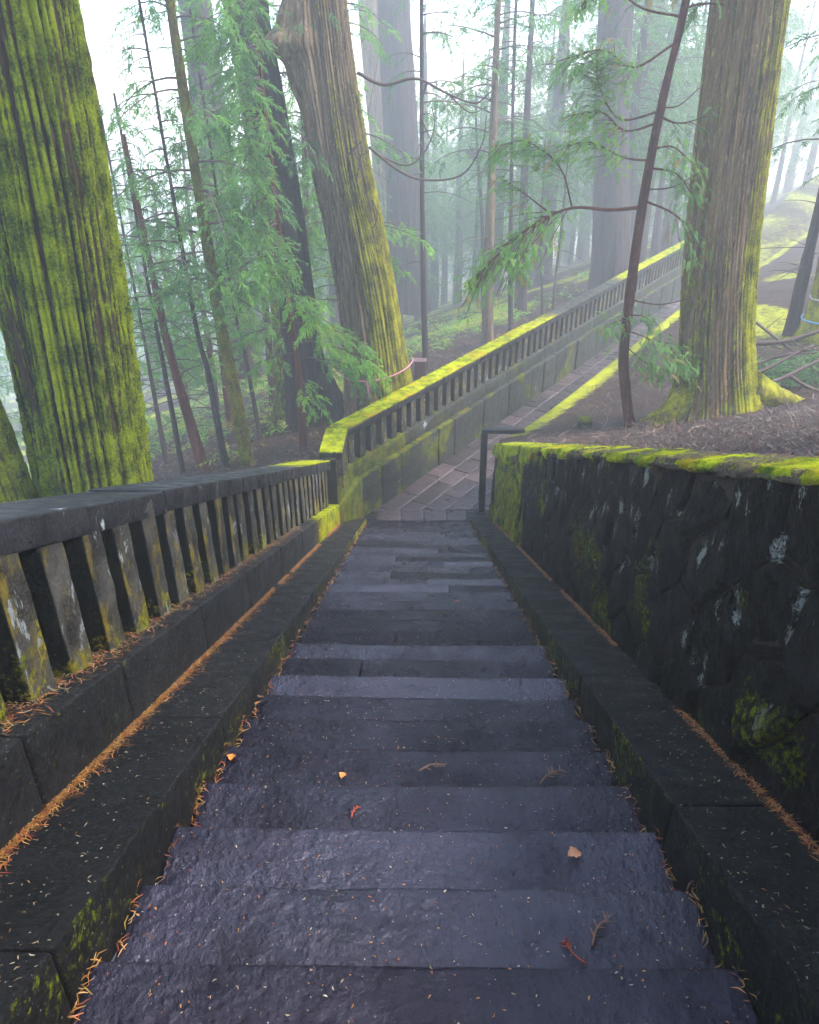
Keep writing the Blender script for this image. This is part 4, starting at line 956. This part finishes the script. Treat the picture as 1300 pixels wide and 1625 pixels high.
while len(spots) < 125 and tries < 9000:
    tries += 1; r_ = rng.uniform(22, 70) if len(spots) < 60 else rng.uniform(45, 125); a_ = rng.uniform(-.62, .62) if len(spots) % 3 == 0 else rng.uniform(-.12, .45)
    x = r_ * math.sin(a_); y = -12.69 + r_ * math.cos(a_)
    left = x < float(xl(y)) - 2.0; right = x > float(xr(y)) + 2.5
    if not (left or right): continue
    if right and r_ < (62 if a_ > .40 else 38): continue
    if any((x - q[0]) ** 2 + (y - q[1]) ** 2 < (2.2 + .03 * r_) ** 2 for q in spots): continue
    if left and -4.5 < x < 6 and y < 13: continue
    if left and r_ < 24 and x < -10: continue
    if left and r_ < 36 and x < -2.5: continue
    if left and r_ < 42 and -.10 < a_ < .24: continue
    spots.append((x, y, left, r_))
used = set()
for i, (x, y, left, r_) in enumerate(spots):
    k = (i * 3 + (i // 7)) % 5; src = protos[k]; z = float(z_left(x, y) if left else z_right(x, y))
    if k in (2, 4) and x < -7 and r_ < 45: k = 3; src = protos[k]
    sc_ = rng.uniform(.8, 1.15)
    if x < -6 and left: sc_ *= .85
    if k not in used: o = src; used.add(k); kids = []
    else:
        o = src.copy(); COL.objects.link(o); kids = [(c, c.copy()) for c in src.children]
        for c, d in kids: COL.objects.link(d); d.parent = o
    ang = math.degrees(math.atan2(x, y + 12.69)); zone = ('beside the thick mossy trunk' if ang < -14 else 'behind the young cedars' if ang < -5 else 'behind the huge brown cedar' if ang < 2 else 'behind the straight brown trunk' if ang < 11 else 'around the massive hazy trunk' if ang < 19 else 'up the slope beyond the terrace')
    o['label'] = 'grey cedar fading into the fog ' + zone; o['group'] = 'foggy trees ' + zone
    o.location = (x, y, z - .1); o.rotation_euler = (0, 0, rng.uniform(0, 6.28)); o.scale = (sc_, sc_, sc_)
for k, e in enumerate(protos):
    if k not in used:
        for c in list(e.children): bpy.data.objects.remove(c)
        bpy.data.objects.remove(e)

# ------------------------------------------------------------------ high crowns of the big cedars, out of view, added to shade the stairs
cb, cw = Bag(), Bag()
for i in range(58):
    z = 9.0 * i / 58; branch(cb, cw, (0, 0, z), i * 2.4 + rng.uniform(-.4, .4), rng.uniform(3.2, 5.6) * (1 - .055 * z), rng.uniform(.0, .25), rng.uniform(.15, .4), 'far', .42, 1.15, 1.2, .18, .06)
def high_crown(tree, at, first=[]):
    off = np.array(at) - WL[tree.name]
    if not first:
        a = cb.build('crown', M['leaf'], None); b = cw.build('branches', M['twig'], None, kind='stuff'); first += [a, b]
    else:
        a, b = [o.copy() for o in first]; COL.objects.link(a); COL.objects.link(b)
    for o in (a, b): o.parent = tree; o.location = off; o.rotation_euler = (0, 0, rng.uniform(0, 6.28))
high_crown(t1, (-3.6, -4.75, 13.0)); high_crown(t2, (-5.9, -5.6, 12.5))
for (x, y, right, lab) in ((5.4, -8.6, True, 'unseen shade cedar added on the terrace beside the upper stairs'), (-5.6, -12.5, False, 'unseen shade cedar added left of the top of the stairs'), (4.6, -15.0, True, 'unseen shade cedar added right behind the viewpoint')):  # unseen cedars, added so their crowns shade the stairs
    z = float(z_right(x, y) if right else z_left(x, y)); e = empty('cedar_tree', (x, y, z), label=lab, category='tree')
    trunk('trunk', [(x, y, z - .4), (x, y, z + 4), (x, y, z + 12), (x, y, z + 20)], [.6, .52, .42, .1], 40, 60, M['bark_brown'], e, flare=(.3, .6), ridge=.04, rf=9, moss=lambda V, D, h: .3 + 0 * h, mamp=0)
    high_crown(e, (x, y, z + 9.5))

# ------------------------------------------------------------------ small things
V, F, N = rbox((.30, .30, .70), (4, 4, 6), .015, .003); b_ = empty('utility_box', (.05, 6.3, .5), label='brown metal box behind the mossy railing beside the huge cedar', category='box')
mesh('body', V + [.02, 6.3, .85], F, M['rustbox'], b_); V, F, N = rbox((.33, .33, .03), (4, 4, 2), .01, .002); mesh('lid', V + [.02, 6.3, 1.21], F, M['rustbox'], b_)
for (x, y, r_, lab) in ((-12.3, 14.5, .55, 'small blue tarpaulin bundle on the forest floor right of the mossy trunk'), (-14.6, 14.8, .4, 'small blue bundle on the forest floor touching the mossy trunk outline')):
    n = 14; th = np.linspace(0, 2 * np.pi, n, endpoint=False); V = []
    z = float(z_left(x, y)) + .05
    for kz, f in ((0, 1.), (.25, .95), (.5, .7), (.62, .3)):
        for t in th: V.append([x + r_ * f * math.cos(t) * (1 + .2 * math.sin(3 * t)), y + r_ * f * math.sin(t), z + kz * r_ * (1 + .15 * math.sin(2 * t))])
    V.append([x, y, z + .64 * r_]); F = [[a * n + i, a * n + (i + 1) % n, (a + 1) * n + (i + 1) % n, (a + 1) * n + i] for a in range(3) for i in range(n)] + [[3 * n + i, 3 * n + (i + 1) % n, 4 * n] for i in range(n)]
    V = np.array(V); V += (np.stack([fbm(V * 4 + k * 3, 2) - .5 for k in range(3)], 1)) * .25
    mesh('tarpaulin_bundle', V, F, M['tarp'], None, label=lab, category='tarpaulin')

# brush pile right of the ochre cedar: each fallen limb is a thing
limbs = [([(6.2, 1.9, 2.95), (6.9, 1.6, 3.05), (7.7, 1.5, 3.35), (8.6, 1.4, 3.6)], .05, 'longest dark limb lying across the top of the brush pile'),
         ([(6.35, 2.6, 3.45), (6.7, 2.2, 3.2), (7.05, 1.9, 2.95), (7.3, 1.7, 2.8)], .035, 'grey limb slanting down at the upper end of the brush pile'),
         ([(6.0, .9, 2.55), (6.5, 1.0, 2.75), (7.0, 1.1, 3.0), (7.3, 1.2, 3.1)], .038, 'pale forked limb rising from the ochre cedar foot in the brush pile'),
         ([(6.05, .6, 2.5), (6.6, .7, 2.62), (7.3, .9, 2.9), (8.2, 1.1, 3.2)], .045, 'thick reddish limb in the middle of the brush pile'),
         ([(6.7, .55, 2.72), (7.0, .5, 2.55), (7.35, .5, 2.45), (7.7, .6, 2.42)], .03, 'pale stick at the front of the brush pile'),
         ([(5.9, 1.4, 2.45), (6.7, 1.6, 2.7), (7.6, 1.8, 2.85), (8.5, 1.9, 2.9)], .035, 'dark limb at the back of the brush pile')]
for pts, r, lab in limbs:
    o = empty('fallen_limb', pts[0], label=lab, category='branch', group='brush pile'); bw = Bag(); c = curve(pts, 16)
    bw.add(*tube(c, np.linspace(r, r * .45, 16) * (1 + .15 * rng.random(16)), 7)); bw.build('stem', M['twig'], o)
    bw = Bag()
    for k in range(6):
        i = rng.integers(3, 15); p = c[i]; q = p + [rng.normal(.2, .25), rng.normal(0, .25), rng.normal(.02, .12)]; bw.add(*tube(curve([p, (p + q) / 2 + rng.normal(0, .03, 3), q], 6), np.linspace(r * .4, r * .12, 6), 4))
    bw.build('twigs', M['twig'], o, kind='stuff')
bl = Bag(); n = 420
B_ = np.stack([rng.uniform(6.2, 9.2, n), rng.uniform(.9, 2.8, n), np.zeros(n)], 1); B_[:, 2] = z_right(B_[:, 0], B_[:, 1]) + rng.uniform(.02, .5, n) * (1 - np.abs(B_[:, 1] - 1.8) / 1.4)
put_sprigs(bl, 'cedar', B_, rng.normal(0, 1, (n, 3)) * [1, 1, .3] + [0, 0, -.1], rng.uniform(.25, .45, n), rng.normal(.9, .6, n))
bl.build('cut_foliage', M['leaf'], None, label='green cut conifer foliage heaped under the brush pile limbs', category='foliage', kind='stuff')
# mossy stone on the terrace
V, F, N = rbox((.26, .24, .34), (6, 6, 6), .1, .03, 6.); mesh('mossy_stone', V + [2.98, .1, 1.92], F, M['lowwall'], None, attrs={'moss': .2 + .9 * np.clip(N[:, 2], 0, 1)}, label='small stone with a yellow moss cap near the slim crooked tree', category='stone')

# ------------------------------------------------------------------ litter
def flakes(bag, P, L, W, cols, tilt=.25, curl=.3, up=None):
    """thin bent strips lying at P."""
    n = len(P); a = rng.uniform(0, 2 * np.pi, n); L = L * rng.uniform(.5, 1.4, n); W = W * rng.uniform(.6, 1.5, n)
    d = np.stack([np.cos(a), np.sin(a), rng.normal(0, tilt, n)], 1)
    if up is not None: d[:, 2] += up * d[:, 1]
    s = np.stack([-np.sin(a), np.cos(a), rng.normal(0, tilt, n)], 1); 
    if up is not None: s[:, 2] += up * s[:, 1]
    bend = s * (rng.normal(0, curl, n) * L)[:, None]
    a0 = P - d * L[:, None] / 2; a1 = P + bend * .5 + [0, 0, 0]; a2 = P + d * L[:, None] / 2
    w = s * W[:, None] / 2
    V = np.stack([a0 - w * .5, a0 + w * .5, a1 + w, a2 + w * .3, a2 - w * .3, a1 - w], 1); V[:, 2:3, 2] += .002; V[:, 5:, 2] += .002
    F = np.array([[0, 1, 2], [0, 2, 5], [5, 2, 3], [5, 3, 4]]); F = (F[None] + (np.arange(n) * 6)[:, None, None]).reshape(-1, 3)
    c = np.asarray(cols)[rng.integers(0, len(cols), n)] * rng.uniform(.6, 1.3, (n, 1))
    bag.add(V.reshape(-1, 3), F, np.repeat(c, 6, 0))
ORANGE = [(.36, .13, .02), (.40, .18, .035), (.26, .07, .016), (.42, .25, .08), (.28, .18, .02), (.18, .04, .015)]
PALE = [(.30, .21, .11), (.24, .17, .09), (.36, .29, .18), (.24, .10, .03)]
BROWN = [(.045, .017, .009), (.026, .011, .006), (.060, .026, .013), (.09, .050, .028), (.034, .020, .012), (.10, .025, .012), (.15, .095, .06), (.014, .006, .004), (.020, .009, .006), (.012, .005, .0035)]
RUST = [(.34, .10, .03), (.42, .16, .04), (.26, .06, .02), (.5, .25, .08)]
nb = Bag()
def kerb_z(x, y): return .06 - T2 * y
def lineup(n, xf, y0, y1, zf, spread, L=.035, W=.006, cols=ORANGE):
    y = rng.uniform(y0, y1, n); keep = fbm(np.c_[y * 1.7, y * 0, y * 0 + xf * 3], 3) > .40; y = y[keep]; x = xf + np.abs(rng.normal(0, spread, len(y))) * (-1 if xf > 0 else 1)
    P = np.stack([x, y, zf(x, y) + .004 + rng.uniform(0, .018, len(y)) * (np.abs(x - xf) < spread)], 1); flakes(nb, P, L, W, cols, up=-T2)
lineup(9500, -1.388, -12.2, -1.2, kerb_z, .013, .040, .0032)
lineup(1500, -1.388, -12.2, -1.2, kerb_z, .035, .05, .003, RUST)
lineup(5200, 1.372, -12.2, -.6, kerb_z, .012, .040, .0032, RUST)
# needles on the plinth ledge between the balusters
y = rng.uniform(-11, -4.5, 2600); x = -1.515 + rng.normal(0, .045, 2600); x = np.minimum(x, -1.40)
flakes(nb, np.stack([x, y, q2(y, .44) + .006 + rng.uniform(0, .01, 2600)], 1), .04, .0035, ORANGE + PALE + RUST, up=-T2)
nb.build('fallen_needles', M['needle'], None, label='orange cedar needles drifted along the kerbs of the stairs', category='needles', kind='stuff')
nb = Bag()
def step_z(y): return np.ceil(-y / RUN - 1) * RISE
for side in (-1, 1):
    n = 800; x = side * rng.uniform(1.0, 1.37, n); y = -12.3 + 12 * rng.random(n) ** 1.6
    flakes(nb, np.stack([x, y, kerb_z(x, y) + .007], 1), .014, .0038, PALE, up=-T2)
n = 2600; x = rng.uniform(-.96, .96, n); y = -12.4 + 12.2 * rng.random(n) ** 1.8
flakes(nb, np.stack([x, y, step_z(y) + .006], 1), .010, .004, PALE + ORANGE[:3])
n = 1500; side = rng.choice([-1, 1], n); x = side * (.978 - np.abs(rng.normal(0, .013, n))); y = -12.4 + 12 * rng.random(n)
flakes(nb, np.stack([x, y, step_z(y) + .008 + rng.uniform(0, .015, n)], 1), .04, .0032, ORANGE + RUST)
nb.build('scattered_needles', M['needle'], None, label='pale bits of needles scattered over the wet steps', category='needles', kind='stuff')
# forest litter on the ground sheets
lb = Bag()
n = 40000; y = rng.uniform(-10.5, 7, n); d = .35 + 8.5 * rng.random(n) ** 1.3; x = xr(y) + d
flakes(lb, np.stack([x, y, z_right(x, y) + rng.uniform(-.01, .06, n)], 1), .042, .006, BROWN, tilt=.5)
n = 2200; y = rng.uniform(-4, 6, n); d = .35 + 7 * rng.random(n); x = xr(y) + d
flakes(lb, np.stack([x, y, z_right(x, y) + rng.uniform(.02, .09, n)], 1), .30, .012, BROWN, tilt=.3, curl=.15)
n = 15000; y = rng.uniform(-1, 16, n); d = .2 + 10 * rng.random(n) ** 1.4; x = xl(y) - d
flakes(lb, np.stack([x, y, z_left(x, y) + rng.uniform(.0, .09, n)], 1), .11, .022, BROWN, tilt=.4)
lb.build('leaf_litter', M['litter'], None, label='brown twigs and dead sprays littering the forest ground', category='litter', kind='stuff')
# low green plants on the left slope
bl = Bag(); n = 3600; y = rng.uniform(1, 26, n); d = rng.uniform(3, 20, n); x = xl(y) - d; keep = fbm(np.c_[x * .35, y * .35, x * 0 + 5], 3) > .48
x, y = x[keep], y[keep]; P = np.stack([x, y, z_left(x, y) + rng.uniform(.0, .25, len(x))], 1)
put_sprigs(bl, 'far', P, rng.normal(0, 1, (len(x), 3)) * [1, 1, .2] + [0, 0, .25], rng.uniform(.3, .6, len(x)), rng.normal(3.1, .5, len(x)))
bl.build('undergrowth', M['leaf'], None, label='low yellow green plants covering the slope left of the stairs', category='undergrowth', kind='stuff')

# conspicuous dead sprays and leaves on the steps
def dead_spray(x, y, L, az, kind, lab):
    L = L * .65
    z = float(step_z(np.array([y]))[0]) + .012; b = Bag(); d = np.array([math.cos(az), math.sin(az), 0])
    c = {'red': (.34, .06, .03), 'orange': (.60, .22, .06), 'brown': (.20, .09, .05)}[kind]
    pts = curve([np.array([x, y, z]) - d * L / 2, np.array([x, y, z + .006]) + np.array([-d[1], d[0], 0]) * L * .12, np.array([x, y, z]) + d * L / 2], 9)
    b.add(*tube(pts, np.linspace(.005, .0025, 9), 5), c)
    for k in range(7):
        i = rng.integers(2, 8); s = np.array([-d[1], d[0], 0]) * (1 if k % 2 else -1); q = pts[i] + d * L * .15 + s * L * .18
        b.add(*tube(np.array([pts[i], q]), [.0045, .002], 4), np.array(c) * rng.uniform(.7, 1.4))
    b.build('dead_spray', M['needle'], None, label=lab, category='dead spray', group='dead sprays on the steps')
def leaf(x, y, sz, az, c, lab):
    z = float(step_z(np.array([y]))[0]) + .010; n = 9; V = []
    for i in range(n):
        t = i / (n - 1); w = math.sin(math.pi * min(1, t * 1.05)) ** .8 * .42
        for s in (-1, 0, 1): V.append([(t - .5) * sz, s * w * sz * (1 + .2 * math.sin(i * 2.4)), .012 * abs(s) + .01 * math.sin(t * 4)])
    V = np.array(V); ca, sa = math.cos(az), math.sin(az); V[:, :2] = V[:, :2] @ np.array([[ca, sa], [-sa, ca]]); V += [x, y, z]
    F = [[i * 3 + k, i * 3 + k + 1, i * 3 + k + 4, i * 3 + k + 3] for i in range(n - 1) for k in (0, 1)]
    mesh('fallen_leaf', V, F, M['needle'], None, cols=np.broadcast_to(np.array(c), (len(V), 3)), label=lab, category='leaf', group='single leaves on the steps')
dead_spray(-.27, -10.4, .10, 1.1, 'red', 'forked red dead twig lying left of centre on a near step')
dead_spray(.08, -10.0, .22, .3, 'brown', 'brown dead spray lying across the middle of a step')
dead_spray(.66, -10.05, .24, .6, 'brown', 'dark dead spray near the right end of a step')
dead_spray(.62, -11.13, .20, .9, 'brown', 'dead spray lying right of centre on the second nearest step')
dead_spray(.52, -11.2, .15, 2.2, 'red', 'thin curved red twig right of centre on the second nearest step')
dead_spray(-.23, -11.62, .13, 1.6, 'orange', 'orange dead twig on the nearest step left of centre')
dead_spray(.60, -11.72, .14, .2, 'red', 'red dead spray low on the nearest step near the right')
leaf(-.36, -10.06, .045, 1.2, (.60, .22, .05), 'small orange leaf left of centre on a middle step')
leaf(.62, -10.72, .06, .3, (.62, .25, .11), 'pale orange leaf at the front edge of a near step')
leaf(.88, -9.06, .06, 1.4, (.66, .32, .18), 'pale orange leaf at the right end of a step')
leaf(-.93, -9.95, .05, 1.5, (.62, .20, .03), 'bright orange leaf at the left end of a step')
leaf(.40, -6.42, .07, 1.4, (.34, .06, .03), 'red brown leaf on a far step right of centre')

# ------------------------------------------------------------------ haze
hz = NT('fog_volume'); pv = hz.n('ShaderNodeVolumePrincipled'); pv.inputs['Color'].default_value = (.99, .985, .97, 1)
pv.inputs['Density'].default_value = HAZE_DENSITY; pv.inputs['Anisotropy'].default_value = .45
hz.l(pv.outputs[0], hz.out.inputs['Volume'])
x0, x1, y0, y1, z0, z1 = -135, 225, -20, 155, -40, 60
V = [(x, y, z) for z in (z0, z1) for y in (y0, y1) for x in (x0, x1)]
F = [[0, 2, 3, 1], [4, 5, 7, 6], [0, 1, 5, 4], [2, 6, 7, 3], [0, 4, 6, 2], [1, 3, 7, 5]]
mesh('haze', V, F, hz.m, None, smooth=False, kind='stuff', label='pale fog filling the forest')
